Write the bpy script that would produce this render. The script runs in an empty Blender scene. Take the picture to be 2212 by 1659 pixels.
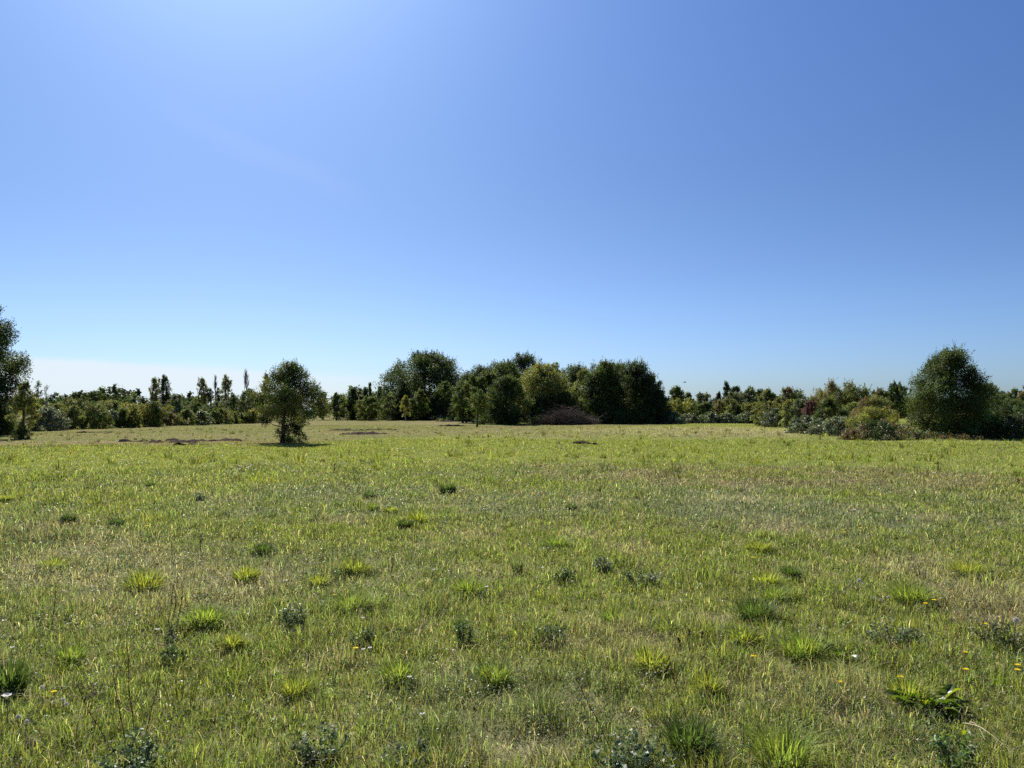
import bpy, math, random
import numpy as np

# ------------------------------------------------------------------ setup
SC = bpy.context.scene
COL = SC.collection
rng = np.random.default_rng(7)
F = 773.0                      # focal length in pixels of a 1024 wide frame
K = 1024.0 / 2212.0
EYE = 1.65
PITCH = math.atan(26.4 / F)
CP, SP = math.cos(PITCH), math.sin(PITCH)


def ray(px, py):
    u = (px - 1106.0) * K
    v = (829.5 - py) * K
    return u, F * CP - v * SP, F * SP + v * CP


def ground_at(px, py):
    x, y, z = ray(px, py)
    t = EYE / -z
    return x * t, y * t


def dist_of(py):
    return ground_at(1106, py)[1]


def x_at(px, D, py=887):
    x, y, z = ray(px, py)
    return D * x / y


def z_at(py, D):
    x, y, z = ray(1106, py)
    return EYE + D * z / y


# ------------------------------------------------------------------ noise
def _hash(ix, iy, seed):
    h = (ix.astype(np.int64) * 374761393 + iy.astype(np.int64) * 668265263 + seed * 144269504) & 0xFFFFFFFF
    h = ((h ^ (h >> 13)) * 1274126177) & 0xFFFFFFFF
    h = h ^ (h >> 16)
    return (h & 0xFFFFFF) / float(0xFFFFFF)


def vnoise(x, y, seed=0):
    ix, iy = np.floor(x), np.floor(y)
    fx, fy = x - ix, y - iy
    fx = fx * fx * (3 - 2 * fx)
    fy = fy * fy * (3 - 2 * fy)
    a, b = _hash(ix, iy, seed), _hash(ix + 1, iy, seed)
    c, d = _hash(ix, iy + 1, seed), _hash(ix + 1, iy + 1, seed)
    return (a * (1 - fx) + b * fx) * (1 - fy) + (c * (1 - fx) + d * fx) * fy


def fbm(x, y, scale, seed=0, oct=3):
    x = np.asarray(x, float) / scale
    y = np.asarray(y, float) / scale
    s, a, t = 0, 1.0, 0
    for o in range(oct):
        s = s + a * vnoise(x * 2 ** o + 13.7 * o, y * 2 ** o - 7.3 * o, seed + o)
        t += a
        a *= .5
    return s / t


def sstep(a, b, x):
    t = np.clip((x - a) / (b - a), 0, 1)
    return t * t * (3 - 2 * t)


def height(x, y):
    d = np.hypot(x, y)
    near = .05 * (fbm(x, y, 1.7, 5) - .5)
    mid = .14 * (fbm(x, y, 9, 6) - .5) * sstep(6, 20, d)
    far = .25 * (fbm(x, y, 40, 8, 2) - .5) * sstep(20, 60, d)
    return near + mid + far


def h1(x, y):
    return float(height(np.array([x]), np.array([y]))[0])


# ------------------------------------------------------------------ ground colour fields
LUSH = np.array((.176, .212, .050))
BRIGHT = np.array((.192, .216, .056))
WEED = np.array((.152, .180, .098))
TAN = np.array((.355, .318, .205))
BROWN = np.array((.200, .162, .118))
MOWN = np.array((.168, .168, .074))


def blob(x, y, cx, cy, rx, ry, amp=1.0):
    d = ((x - cx) / rx) ** 2 + ((y - cy) / ry) ** 2
    return amp * (1 - sstep(.35, 1.3, d))


def pblob(x, y, px, py, wpx, py0, py1, amp=1.0):
    """blob round a spot of the meadow, given the rows where it starts and ends"""
    gx, gy = ground_at(px, py)
    y0, y1 = dist_of(py1), dist_of(py0)
    cy = (y0 + y1) / 2
    return blob(x, y, x_at(px, cy, py), cy, wpx * K * cy / F, (y1 - y0) / 2 * 1.1, amp)


BX = np.array((-80, -23, -13, -10.5, -9, -7.4, -3.3, 2, 8, 30, 90.))
BY = np.array((36, 36.0, 36.5, 39.5, 44, 48, 53, 62, 74, 105, 180.))


def mown_mask(x, y):
    edge = np.interp(x, BX, BY)
    n = (fbm(x, y, 5, 31) - .5) * 9
    return sstep(-1.5, 2.5, y - edge + n * .6)


def fields(x, y):
    """weights: bright, weed, tan, brown, mown"""
    n1 = fbm(x, y, 3.0, 11)
    n2 = fbm(x, y, .7, 12)
    n3 = fbm(x, y, 7.0, 13)
    d = np.hypot(x, y)
    mown = mown_mask(x, y)
    bright = sstep(.35, .75, n1 + (n2 - .5) * .5) * .75
    bright = np.maximum(bright, sstep(20, 27, y) * (1 - mown) * np.where(x < 4, .95, .55))
    bright = np.clip(bright + pblob(x, y, 300, 1200, 330, 1150, 1330, .35), 0, 1)
    weed = sstep(.52, .68, n3) * .7 * sstep(5, 9, d) * (1 - sstep(18, 26, d))
    weed = np.maximum(weed, pblob(x, y, 1650, 1100, 380, 1040, 1170, .95))
    weed = np.maximum(weed, pblob(x, y, 700, 1085, 330, 1045, 1130, .8))
    weed = np.maximum(weed, pblob(x, y, 1150, 1090, 260, 1060, 1130, .7))
    weed = np.maximum(weed, pblob(x, y, 1100, 1560, 330, 1440, 1660, .55))
    weed = np.maximum(weed, pblob(x, y, 1800, 1560, 250, 1500, 1640, .35))
    weed = weed * sstep(.25, .6, n2 * .6 + n1 * .5)
    tan = sstep(.58, .75, fbm(x, y, 1.3, 14)) * .75 * (1 - sstep(15, 25, d))
    tan = np.maximum(tan, pblob(x, y, 2110, 1270, 190, 1200, 1360, .7))
    tan = np.maximum(tan, pblob(x, y, 1330, 1400, 150, 1350, 1450, .5))
    tan = np.maximum(tan, pblob(x, y, 120, 1270, 200, 1220, 1330, .5))
    tan = np.maximum(tan, pblob(x, y, 1750, 1500, 190, 1440, 1580, .35))
    tan = np.maximum(tan, pblob(x, y, 1520, 930, 330, 922, 942, .75))
    tan = tan * sstep(.2, .55, n2) * .72
    brown = pblob(x, y, 1600, 1030, 330, 1008, 1062, .85)
    brown = np.maximum(brown, pblob(x, y, 1240, 1018, 140, 1000, 1040, .6))
    brown = np.maximum(brown, pblob(x, y, 1980, 1040, 220, 1005, 1090, .6))
    brown = np.maximum(brown, pblob(x, y, 2130, 1320, 160, 1260, 1400, .6))
    brown = np.maximum(brown, pblob(x, y, 120, 1150, 120, 1120, 1180, .5))
    brown = np.maximum(brown, pblob(x, y, 1330, 935, 400, 920, 948, .5))
    brown = brown * sstep(.3, .6, n2 * .5 + n1 * .5)
    return bright, weed, tan, brown, mown, n1, n2


def blend(c, col, w):
    return c * (1 - w[:, None]) + col[None, :] * w[:, None]


def field_colour(x, y, f=None):
    bright, weed, tan, brown, mown, n1, n2 = f if f is not None else fields(x, y)
    c = np.repeat(LUSH[None, :], len(x), 0)
    c = blend(c, BRIGHT, bright)
    c = blend(c, WEED, weed)
    c = blend(c, TAN, tan)
    c = blend(c, BROWN, brown)
    mc = np.repeat(MOWN[None, :], len(x), 0)
    s = sstep(.45, .7, fbm(x, y * 2.5, 14, 41))
    mc = blend(mc, np.array((.135, .155, .055)), s * .8)
    mc = blend(mc, np.array((.225, .180, .115)), sstep(.5, .7, fbm(x, y * 3, 9, 43)) * .6)
    return c * (1 - mown[:, None]) + mc * mown[:, None]


# ------------------------------------------------------------------ materials
def new_mat(name):
    m = bpy.data.materials.new(name)
    m.use_nodes = True
    nt = m.node_tree
    nt.nodes.clear()
    out = nt.nodes.new('ShaderNodeOutputMaterial')
    return m, nt, out


def leaf_material(name, trans=.4, rough=.5, spec=.35, tint=(1.5, 1.35, .55), gain=1.0):
    m, nt, out = new_mat(name)
    at = nt.nodes.new('ShaderNodeAttribute')
    at.attribute_name = 'col'
    no = nt.nodes.new('ShaderNodeTexNoise')
    no.inputs['Scale'].default_value = 9.0
    tc = nt.nodes.new('ShaderNodeTexCoord')
    nt.links.new(tc.outputs['Object'], no.inputs['Vector'])
    mr = nt.nodes.new('ShaderNodeMapRange')
    mr.inputs['To Min'].default_value = .75 * gain
    mr.inputs['To Max'].default_value = 1.25 * gain
    nt.links.new(no.outputs['Fac'], mr.inputs['Value'])
    mul = nt.nodes.new('ShaderNodeVectorMath')
    mul.operation = 'SCALE'
    nt.links.new(at.outputs['Color'], mul.inputs[0])
    nt.links.new(mr.outputs['Result'], mul.inputs['Scale'])
    p = nt.nodes.new('ShaderNodeBsdfPrincipled')
    p.inputs['Roughness'].default_value = rough
    p.inputs['Specular IOR Level'].default_value = spec
    nt.links.new(mul.outputs[0], p.inputs['Base Color'])
    tm = nt.nodes.new('ShaderNodeVectorMath')
    tm.operation = 'MULTIPLY'
    tm.inputs[1].default_value = tint
    nt.links.new(mul.outputs[0], tm.inputs[0])
    t = nt.nodes.new('ShaderNodeBsdfTranslucent')
    nt.links.new(tm.outputs[0], t.inputs['Color'])
    mx = nt.nodes.new('ShaderNodeMixShader')
    mx.inputs['Fac'].default_value = trans
    nt.links.new(p.outputs[0], mx.inputs[1])
    nt.links.new(t.outputs[0], mx.inputs[2])
    nt.links.new(mx.outputs[0], out.inputs['Surface'])
    return m


def plain_material(name, c1, c2, scale=6.0, rough=.9, bump=.3, stretch=(1, 1, 1)):
    m, nt, out = new_mat(name)
    tc = nt.nodes.new('ShaderNodeTexCoord')
    mp = nt.nodes.new('ShaderNodeMapping')
    mp.inputs['Scale'].default_value = stretch
    nt.links.new(tc.outputs['Object'], mp.inputs['Vector'])
    no = nt.nodes.new('ShaderNodeTexNoise')
    no.inputs['Scale'].default_value = scale
    no.inputs['Detail'].default_value = 6
    nt.links.new(mp.outputs[0], no.inputs['Vector'])
    r = nt.nodes.new('ShaderNodeValToRGB')
    r.color_ramp.elements[0].position = .35
    r.color_ramp.elements[1].position = .68
    r.color_ramp.elements[0].color = (*c1, 1)
    r.color_ramp.elements[1].color = (*c2, 1)
    nt.links.new(no.outputs['Fac'], r.inputs['Fac'])
    p = nt.nodes.new('ShaderNodeBsdfPrincipled')
    p.inputs['Roughness'].default_value = rough
    p.inputs['Specular IOR Level'].default_value = .0
    nt.links.new(r.outputs['Color'], p.inputs['Base Color'])
    b = nt.nodes.new('ShaderNodeBump')
    b.inputs['Strength'].default_value = bump
    b.inputs['Distance'].default_value = .03
    nt.links.new(no.outputs['Fac'], b.inputs['Height'])
    nt.links.new(b.outputs[0], p.inputs['Normal'])
    nt.links.new(p.outputs[0], out.inputs['Surface'])
    return m


def ground_material():
    m, nt, out = new_mat('meadow_soil')
    at = nt.nodes.new('ShaderNodeAttribute')
    at.attribute_name = 'col'
    tc = nt.nodes.new('ShaderNodeTexCoord')
    n1 = nt.nodes.new('ShaderNodeTexNoise')
    n1.inputs['Scale'].default_value = 7.0
    n1.inputs['Detail'].default_value = 8
    n2 = nt.nodes.new('ShaderNodeTexNoise')
    n2.inputs['Scale'].default_value = 1.3
    n2.inputs['Detail'].default_value = 6
    for n in (n1, n2):
        nt.links.new(tc.outputs['Object'], n.inputs['Vector'])
    r = nt.nodes.new('ShaderNodeMapRange')
    r.inputs['From Min'].default_value = .38
    r.inputs['From Max'].default_value = .66
    nt.links.new(n1.outputs['Fac'], r.inputs['Value'])
    soil = nt.nodes.new('ShaderNodeValToRGB')
    soil.color_ramp.elements[0].color = (.075, .062, .034, 1)
    soil.color_ramp.elements[1].color = (.270, .215, .130, 1)
    soil.color_ramp.elements[0].position = .35
    soil.color_ramp.elements[1].position = .7
    nt.links.new(n2.outputs['Fac'], soil.inputs['Fac'])
    mx = nt.nodes.new('ShaderNodeMix')
    mx.data_type = 'RGBA'
    fm = nt.nodes.new('ShaderNodeMath')
    fm.operation = 'MULTIPLY'
    fm.inputs[1].default_value = .6
    nt.links.new(r.outputs[0], fm.inputs[0])
    nt.links.new(fm.outputs[0], mx.inputs['Factor'])
    nt.links.new(at.outputs['Color'], mx.inputs[6])
    nt.links.new(soil.outputs['Color'], mx.inputs[7])
    p = nt.nodes.new('ShaderNodeBsdfDiffuse')
    nt.links.new(mx.outputs[2], p.inputs['Color'])
    b = nt.nodes.new('ShaderNodeBump')
    b.inputs['Strength'].default_value = .8
    b.inputs['Distance'].default_value = .05
    nt.links.new(n1.outputs['Fac'], b.inputs['Height'])
    nt.links.new(b.outputs[0], p.inputs['Normal'])
    nt.links.new(p.outputs[0], out.inputs['Surface'])
    return m


M_GRASS = leaf_material('grass_blade', .5, .6, .12, (1.22, 1.26, .70))
M_LEAF = leaf_material('tree_leaf', .36, .6, .14, (1.45, 1.38, .6))
M_GLOSS = leaf_material('bramble_leaf', .32, .5, .28, (1.3, 1.28, .65))
M_DOCK = leaf_material('dock_leaf', .5, .36, .45, (1.5, 1.5, .4))
M_PETAL = leaf_material('petal', .4, .6, .2, (1, 1, 1))
M_GROUND = ground_material()
M_BARK = plain_material('bark', (.030, .024, .018), (.110, .085, .065), 14, stretch=(1, 1, .25))
M_PALE_BARK = plain_material('pale_bark', (.15, .13, .11), (.34, .31, .27), 10, stretch=(1, 1, .3))
M_DEAD = plain_material('dead_wood', (.034, .029, .025), (.140, .122, .104), 5)
M_STALK = plain_material('dry_stalk', (.070, .046, .030), (.180, .125, .080), 30)
M_STEM = plain_material('green_stem', (.060, .085, .020), (.100, .120, .040), 30)
M_STRAW = plain_material('straw', (.330, .280, .170), (.500, .440, .300), 20)
M_EARTH = plain_material('turned_earth', (.026, .021, .018), (.092, .072, .058), 3.5, 1, .8)
M_FEATHER = plain_material('dark_feather', (.02, .018, .016), (.05, .045, .04), 20)


# ------------------------------------------------------------------ mesh helpers
def make_mesh(name, verts, tris=None, quads=None, cols=None, mat=None):
    me = bpy.data.meshes.new(name)
    verts = np.asarray(verts, np.float32)
    nt_ = 0 if tris is None else len(tris)
    nq = 0 if quads is None else len(quads)
    loops = []
    if nt_:
        loops.append(np.asarray(tris, np.int32).ravel())
    if nq:
        loops.append(np.asarray(quads, np.int32).ravel())
    lv = np.concatenate(loops)
    me.vertices.add(len(verts))
    me.vertices.foreach_set('co', verts.ravel())
    me.loops.add(len(lv))
    me.loops.foreach_set('vertex_index', lv)
    me.polygons.add(nt_ + nq)
    st = np.concatenate([np.arange(nt_) * 3, nt_ * 3 + np.arange(nq) * 4]).astype(np.int32)
    me.polygons.foreach_set('loop_start', st)
    if cols is not None:
        a = me.attributes.new('col', 'FLOAT_COLOR', 'POINT')
        c = np.ones((len(verts), 4), np.float32)
        c[:, :3] = np.clip(cols, 0, 1)
        a.data.foreach_set('color', c.ravel())
    me.update(calc_edges=True)
    if mat:
        me.materials.append(mat)
    return me


def link(name, me, parent=None, loc=(0, 0, 0)):
    o = bpy.data.objects.new(name, me)
    COL.objects.link(o)
    o.location = loc
    o.parent = parent
    return o


def tag(o, label, cat, group=None):
    o['label'] = label
    o['category'] = cat
    if group:
        o['group'] = group
    return o


def thing(name, label, cat, loc, group=None, rz=0.0):
    o = bpy.data.objects.new(name, None)
    o.empty_display_size = .2
    COL.objects.link(o)
    o.location = loc
    o.rotation_euler = (0, 0, rz)
    return tag(o, label, cat, group)


def dup(root, loc, rz, s, label, group=None):
    r = root.copy()
    COL.objects.link(r)
    r.location = loc
    r.rotation_euler = (0, 0, rz)
    r.scale = (s, s, s)
    r['label'] = label
    if group:
        r['group'] = group
    for ch in list(root.children):
        c = ch.copy()
        COL.objects.link(c)
        c.parent = r
    return r


class Buf:
    def __init__(self):
        self.v, self.t, self.q, self.c, self.n = [], [], [], [], 0

    def add(self, v, t=None, q=None, c=None):
        v = np.asarray(v, float).reshape(-1, 3)
        self.v.append(v)
        if t is not None and len(t):
            self.t.append(np.asarray(t, np.int64) + self.n)
        if q is not None and len(q):
            self.q.append(np.asarray(q, np.int64) + self.n)
        if c is None:
            c = np.full((len(v), 3), .1)
        c = np.asarray(c, float)
        if c.ndim == 1:
            c = np.repeat(c[None, :], len(v), 0)
        self.c.append(c)
        self.n += len(v)

    def mesh(self, name, mat):
        return make_mesh(name, np.concatenate(self.v), np.concatenate(self.t) if self.t else None,
                         np.concatenate(self.q) if self.q else None, np.concatenate(self.c), mat)


def unit(v):
    return v / np.maximum(np.linalg.norm(v, axis=-1, keepdims=True), 1e-9)


def tube(buf, pts, rad, sides=6, col=(.1, .1, .1)):
    pts = np.asarray(pts, float)
    rad = np.asarray(rad, float)
    n = len(pts)
    tg = unit(np.gradient(pts, axis=0))
    ref = np.array((.31, .95, .11)) if abs(tg[0, 1]) < .9 else np.array((1., 0, 0))
    a = unit(np.cross(tg, ref))
    b = np.cross(tg, a)
    ang = np.linspace(0, 2 * np.pi, sides, endpoint=False)
    v = pts[:, None, :] + rad[:, None, None] * (np.cos(ang)[None, :, None] * a[:, None, :] + np.sin(ang)[None, :, None] * b[:, None, :])
    i = np.arange(n - 1)[:, None] * sides
    j = np.arange(sides)[None, :]
    jn = (j + 1) % sides
    q = np.stack([i + j, i + jn, i + sides + jn, i + sides + j], -1).reshape(-1, 4)
    buf.add(v.reshape(-1, 3), q=q, c=col)


def leaf_quads(buf, r, cen, size, cols, up=.3, ratio=.55, out=None):
    """diamond leaves at the centres, facing anywhere with a lean towards up / out"""
    n = len(cen)
    nrm = r.normal(size=(n, 3))
    nrm[:, 2] += up
    if out is not None:
        nrm += out
    nrm = unit(nrm)
    a = unit(np.cross(nrm, r.normal(size=(n, 3))))
    b = np.cross(nrm, a)
    s = np.broadcast_to(size, (n,))[:, None]
    fold = nrm * s * .12
    v = np.stack([cen - a * s * .5, cen + b * s * ratio * .5 + fold, cen + a * s * .5, cen - b * s * ratio * .5 + fold], 1)
    q = np.arange(n * 4).reshape(n, 4)
    buf.add(v.reshape(-1, 3), q=q, c=np.repeat(cols, 4, 0))


def blades(x, y, z, hgt, wid, lean, az, cols, seg=2, tipcol=1.15, r=rng):
    """grass blades; seg 2 -> bent blade of three triangles, seg 1 -> one triangle"""
    n = len(x)
    dx, dy = np.cos(az), np.sin(az)
    wa = az + np.pi / 2 + r.uniform(-.9, .9, n)
    wx, wy = np.cos(wa) * wid * .5, np.sin(wa) * wid * .5
    base = np.stack([x, y, z - .01], 1)
    w = np.stack([wx, wy, np.zeros(n)], 1)
    tip = base + np.stack([dx * lean * hgt, dy * lean * hgt, hgt * np.sqrt(np.clip(1.2 - lean ** 2 * .8, .08, 1))], 1)
    if seg == 1:
        v = np.stack([base - w, base + w, tip], 1).reshape(-1, 3)
        t = np.arange(n * 3).reshape(n, 3)
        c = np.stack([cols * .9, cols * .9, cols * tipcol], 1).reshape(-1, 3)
        return v, t, c
    mid = base + np.stack([dx * lean * hgt * .32, dy * lean * hgt * .32, hgt * .62 * np.sqrt(np.clip(1.2 - lean ** 2 * .5, .2, 1))], 1)
    v = np.stack([base - w, base + w, mid - w * .8, mid + w * .8, tip], 1).reshape(-1, 3)
    i = np.arange(n)[:, None] * 5
    t = np.concatenate([i + np.array([[0, 1, 2]]), i + np.array([[1, 3, 2]]), i + np.array([[2, 3, 4]])], 0)
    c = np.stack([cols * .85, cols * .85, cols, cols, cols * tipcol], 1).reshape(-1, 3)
    return v, t, c


# ------------------------------------------------------------------ ground
def build_ground():
    ra = np.concatenate([[.0], np.geomspace(.5, 260, 330), np.geomspace(290, 4000, 16)])
    fr = np.radians(np.linspace(-48, 48, 340))
    bk = np.radians(np.linspace(48, 312, 90)[1:-1])
    an = np.concatenate([fr, bk])
    R, A = np.meshgrid(ra, an, indexing='ij')
    x, y = R * np.sin(A), R * np.cos(A)
    xf, yf = x.ravel(), y.ravel()
    z = height(xf, yf)
    dd = np.hypot(xf, yf)
    c = field_colour(xf, yf) * (.62 + .26 * sstep(8, 30, dd))[:, None]  # near floor darkened in its colour, so gaps between blades look shaded
    nr, na = R.shape
    i = np.arange(nr - 1)[:, None] * na
    j = np.arange(na)[None, :]
    jn = (j + 1) % na
    q = np.stack([i + j, i + na + j, i + na + jn, i + jn], -1).reshape(-1, 4)
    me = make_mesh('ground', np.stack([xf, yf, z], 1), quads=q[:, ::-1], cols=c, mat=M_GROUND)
    me.polygons.foreach_set('use_smooth', np.ones(len(me.polygons), bool))
    o = link('ground', me)
    o['kind'] = 'structure'
    o['label'] = 'flat open meadow floor under the grass'


# ------------------------------------------------------------------ grass
def scatter_ring(r0, r1, dens, half=44):
    area = .5 * (r1 * r1 - r0 * r0) * math.radians(2 * half)
    n = int(area * dens)
    r = np.sqrt(rng.uniform(r0 * r0, r1 * r1, n))
    a = np.radians(rng.uniform(-half, half, n))
    return r * np.sin(a), r * np.cos(a), r


def build_grass():
    V, T, C, n0 = [], [], [], 0
    rings = [(1.4, 6, 7000, 2), (6, 12, 3600, 2), (12, 24, 1150, 2), (24, 45, 420, 1), (45, 90, 95, 1), (90, 190, 16, 1)]
    for r0, r1, dn, seg in rings:
        x, y, d = scatter_ring(r0, r1, dn)
        f = fields(x, y)
        bright, weed, tan, brown, mown, n1, n2 = f
        keep = rng.uniform(size=len(x)) < (1 - .55 * tan) * (1 - .5 * weed) * (.45 + .75 * sstep(.3, .6, fbm(x, y, .35, 21)))
        keep |= (d > 24) & (rng.uniform(size=len(x)) < .6)
        x, y, d = x[keep], y[keep], d[keep]
        f = tuple(a[keep] for a in f)
        bright, weed, tan, brown, mown, n1, n2 = f
        c = field_colour(x, y, f)
        n = len(x)
        # single dry or bleached blades among the green ones
        dry = rng.uniform(size=n) < .12 + .3 * tan + .2 * brown
        c = np.where(dry[:, None], TAN[None, :] * rng.uniform(.6, 1.2, (n, 1)), c)
        c = c * rng.lognormal(-.05, .42, (n, 1)) * (1 + rng.normal(0, .10, (n, 3)))
        clump = fbm(x, y, .22, 22, 2)
        hgt = (.030 + .105 * clump ** 1.6) * rng.uniform(.5, 1.5, n) * (1 - .35 * mown)
        hgt *= 1 + .8 * sstep(.62, .8, fbm(x, y, .9, 23))
        hgt = np.where(d > 24, hgt * .85, hgt)
        wid = rng.uniform(.0028, .0062, n) * np.clip(d / 5.0, 1, 14) ** .78
        lean = np.clip(np.abs(rng.normal(.60, .36, n)), 0, 1.2)
        az = rng.uniform(0, 2 * np.pi, n)
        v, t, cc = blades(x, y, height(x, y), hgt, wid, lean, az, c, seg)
        V.append(v)
        T.append(t + n0)
        C.append(cc)
        n0 += len(v)
    # little bunches that nobody would count, longer bladed, knit into the turf
    for r0, r1, dn, nb in [(1.4, 7, 5.0, 46), (7, 14, 3.0, 34), (14, 30, 1.3, 26), (30, 75, .42, 18)]:
        x, y, d = scatter_ring(r0, r1, dn)
        k = rng.uniform(size=len(x)) < sstep(.38, .62, fbm(x, y, 1.1, 51)) + .15
        x, y, d = x[k], y[k], d[k]
        m = len(x)
        s = np.minimum(rng.lognormal(-.05, .62, m), 2.1) * np.clip(d / 10, 1, 1.8)
        f = fields(x, y)
        cb = field_colour(x, y, f)
        dark = rng.uniform(size=m)
        cb = cb * np.where(dark < .36, .50, np.where(dark > .78, 1.25, 1.0))[:, None] * (1 + rng.normal(0, .06, (m, 3)))
        cb[:, 2] *= .8
        a = rng.uniform(0, 6.28, (m, nb))
        rr = np.sqrt(rng.uniform(size=(m, nb))) * .045 * s[:, None]
        bx, by = (x[:, None] + rr * np.cos(a)).ravel(), (y[:, None] + rr * np.sin(a)).ravel()
        n = m * nb
        hh = np.repeat(.085 * s, nb) * rng.uniform(.5, 1.35, n) * (1 - .4 * np.repeat(f[4], nb))
        ww = rng.uniform(.003, .006, n) * np.clip(np.repeat(d, nb) / 5, 1, 10) ** .8
        c = np.repeat(cb, nb, 0) * rng.lognormal(0, .25, (n, 1))
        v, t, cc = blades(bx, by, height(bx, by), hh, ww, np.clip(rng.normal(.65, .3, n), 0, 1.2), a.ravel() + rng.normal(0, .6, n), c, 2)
        V.append(v)
        T.append(t + n0)
        C.append(cc)
        n0 += len(v)
    me = make_mesh('meadow_grass', np.concatenate(V), np.concatenate(T), cols=np.concatenate(C), mat=M_GRASS)
    o = link('meadow_grass', me)
    o['kind'] = 'stuff'
    o['label'] = 'short uneven meadow grass, green with dry blades'


def build_dry_grass():
    V, T, C, n0 = [], [], [], 0
    for r0, r1, dn in [(1.4, 6, 900), (6, 12, 420), (12, 24, 130)]:
        x, y, d = scatter_ring(r0, r1, dn)
        bright, weed, tan, brown, mown, n1, n2 = fields(x, y)
        keep = rng.uniform(size=len(x)) < .45 + .8 * tan + .6 * brown
        x, y, d = x[keep], y[keep], d[keep]
        n = len(x)
        c = np.where(rng.uniform(size=(n, 1)) < .75, TAN[None, :] * np.array((1.15, 1.15, 1.1)), BROWN[None, :]) * rng.lognormal(-.1, .35, (n, 1))
        hgt = rng.uniform(.05, .16, n)
        lean = np.clip(rng.normal(.95, .2, n), .3, 1.2)
        wid = rng.uniform(.0018, .004, n) * np.clip(d / 5, 1, 6) ** .8
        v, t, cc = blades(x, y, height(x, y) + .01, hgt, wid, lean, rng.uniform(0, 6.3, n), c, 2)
        V.append(v); T.append(t + n0); C.append(cc); n0 += len(v)
    me = make_mesh('dry_grass', np.concatenate(V), np.concatenate(T), cols=np.concatenate(C), mat=M_GRASS)
    o = link('dry_grass', me)
    o['kind'] = 'stuff'
    o['label'] = 'straw coloured dead grass lying between the green blades'


def build_weeds():
    """small leaved ground cover in patches"""
    buf = Buf()
    for r0, r1, dn, per, ls in [(1.4, 6, 105, 34, .0125), (6, 12, 56, 26, .016), (12, 26, 17, 22, .024), (26, 60, 3.0, 16, .040)]:
        x, y, d = scatter_ring(r0, r1, dn)
        bright, weed, tan, brown, mown, n1, n2 = fields(x, y)
        w = np.maximum(weed, brown * .7)
        keep = rng.uniform(size=len(x)) < (.22 + 1.0 * w) * (1 - mown)
        x, y, w, brown, d = x[keep], y[keep], w[keep], brown[keep], d[keep]
        n = len(x)
        rad = rng.uniform(.04, .13, n) * np.clip(d / 9, 1, 2)
        top = rng.uniform(.05, .15, n)
        off = rng.normal(size=(n, per, 3))
        cx = x[:, None] + off[..., 0] * rad[:, None] * .7
        cy = y[:, None] + off[..., 1] * rad[:, None] * .7
        cz = height(x, y)[:, None] + top[:, None] * rng.uniform(.1, 1, (n, per))
        cen = np.stack([cx, cy, cz], -1).reshape(-1, 3)
        isb = rng.uniform(size=n) < brown
        pal = np.where(isb[:, None], np.array((.185, .145, .105))[None, :], np.array((.140, .175, .088))[None, :])
        pal = np.where((rng.uniform(size=n) < .22)[:, None], np.array((.060, .090, .034))[None, :], pal)
        pal = pal * rng.lognormal(0, .22, (n, 1)) * (1 + rng.normal(0, .08, (n, 3)))
        c = np.repeat(pal, per, 0) * rng.lognormal(0, .2, (n * per, 1))
        leaf_quads(buf, rng, cen, ls * rng.uniform(.6, 1.5, n * per), c, up=.8, ratio=.6)
    o = link('low_weeds', buf.mesh('low_weeds', M_GLOSS))
    o['kind'] = 'stuff'
    o['label'] = 'grey green small leaved weeds spread through the grass'


# ------------------------------------------------------------------ trees
PROF = {
    'round': [(0, .55), (.2, .9), (.45, 1), (.7, .85), (.9, .5), (1, .15)],
    'oak': [(0, .80), (.2, 1), (.5, .97), (.72, .78), (.9, .48), (1, .18)],
    'egg': [(0, .60), (.15, .95), (.35, 1), (.6, .78), (.85, .42), (1, .10)],
    'cone': [(0, .75), (.2, 1), (.45, .82), (.7, .5), (.9, .22), (1, .05)],
    'poplar': [(0, .35), (.25, .75), (.55, 1), (.8, .85), (.93, .5), (1, .15)],
    'spire': [(0, .8), (.3, 1), (.6, .7), (.85, .35), (1, .08)],
    'shrub': [(0, .88), (.3, 1), (.6, .88), (.85, .6), (1, .25)],
    'fan': [(0, .30), (.4, .75), (.72, 1), (.9, .75), (1, .3)],
    'mound': [(0, 1), (.4, .95), (.7, .75), (.9, .45), (1, .15)],
}
COLOURS = {
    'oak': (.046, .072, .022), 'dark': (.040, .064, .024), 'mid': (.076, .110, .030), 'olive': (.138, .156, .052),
    'yellow': (.185, .195, .052), 'grey': (.130, .155, .105), 'pale': (.165, .190, .090), 'far': (.092, .120, .068),  # far, olive and yellow are lightened: distance haze put into the leaf colour
    'brown': (.135, .112, .062), 'red': (.092, .046, .056), 'bramble': (.100, .128, .075), 'rust': (.140, .095, .062),
}


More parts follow.
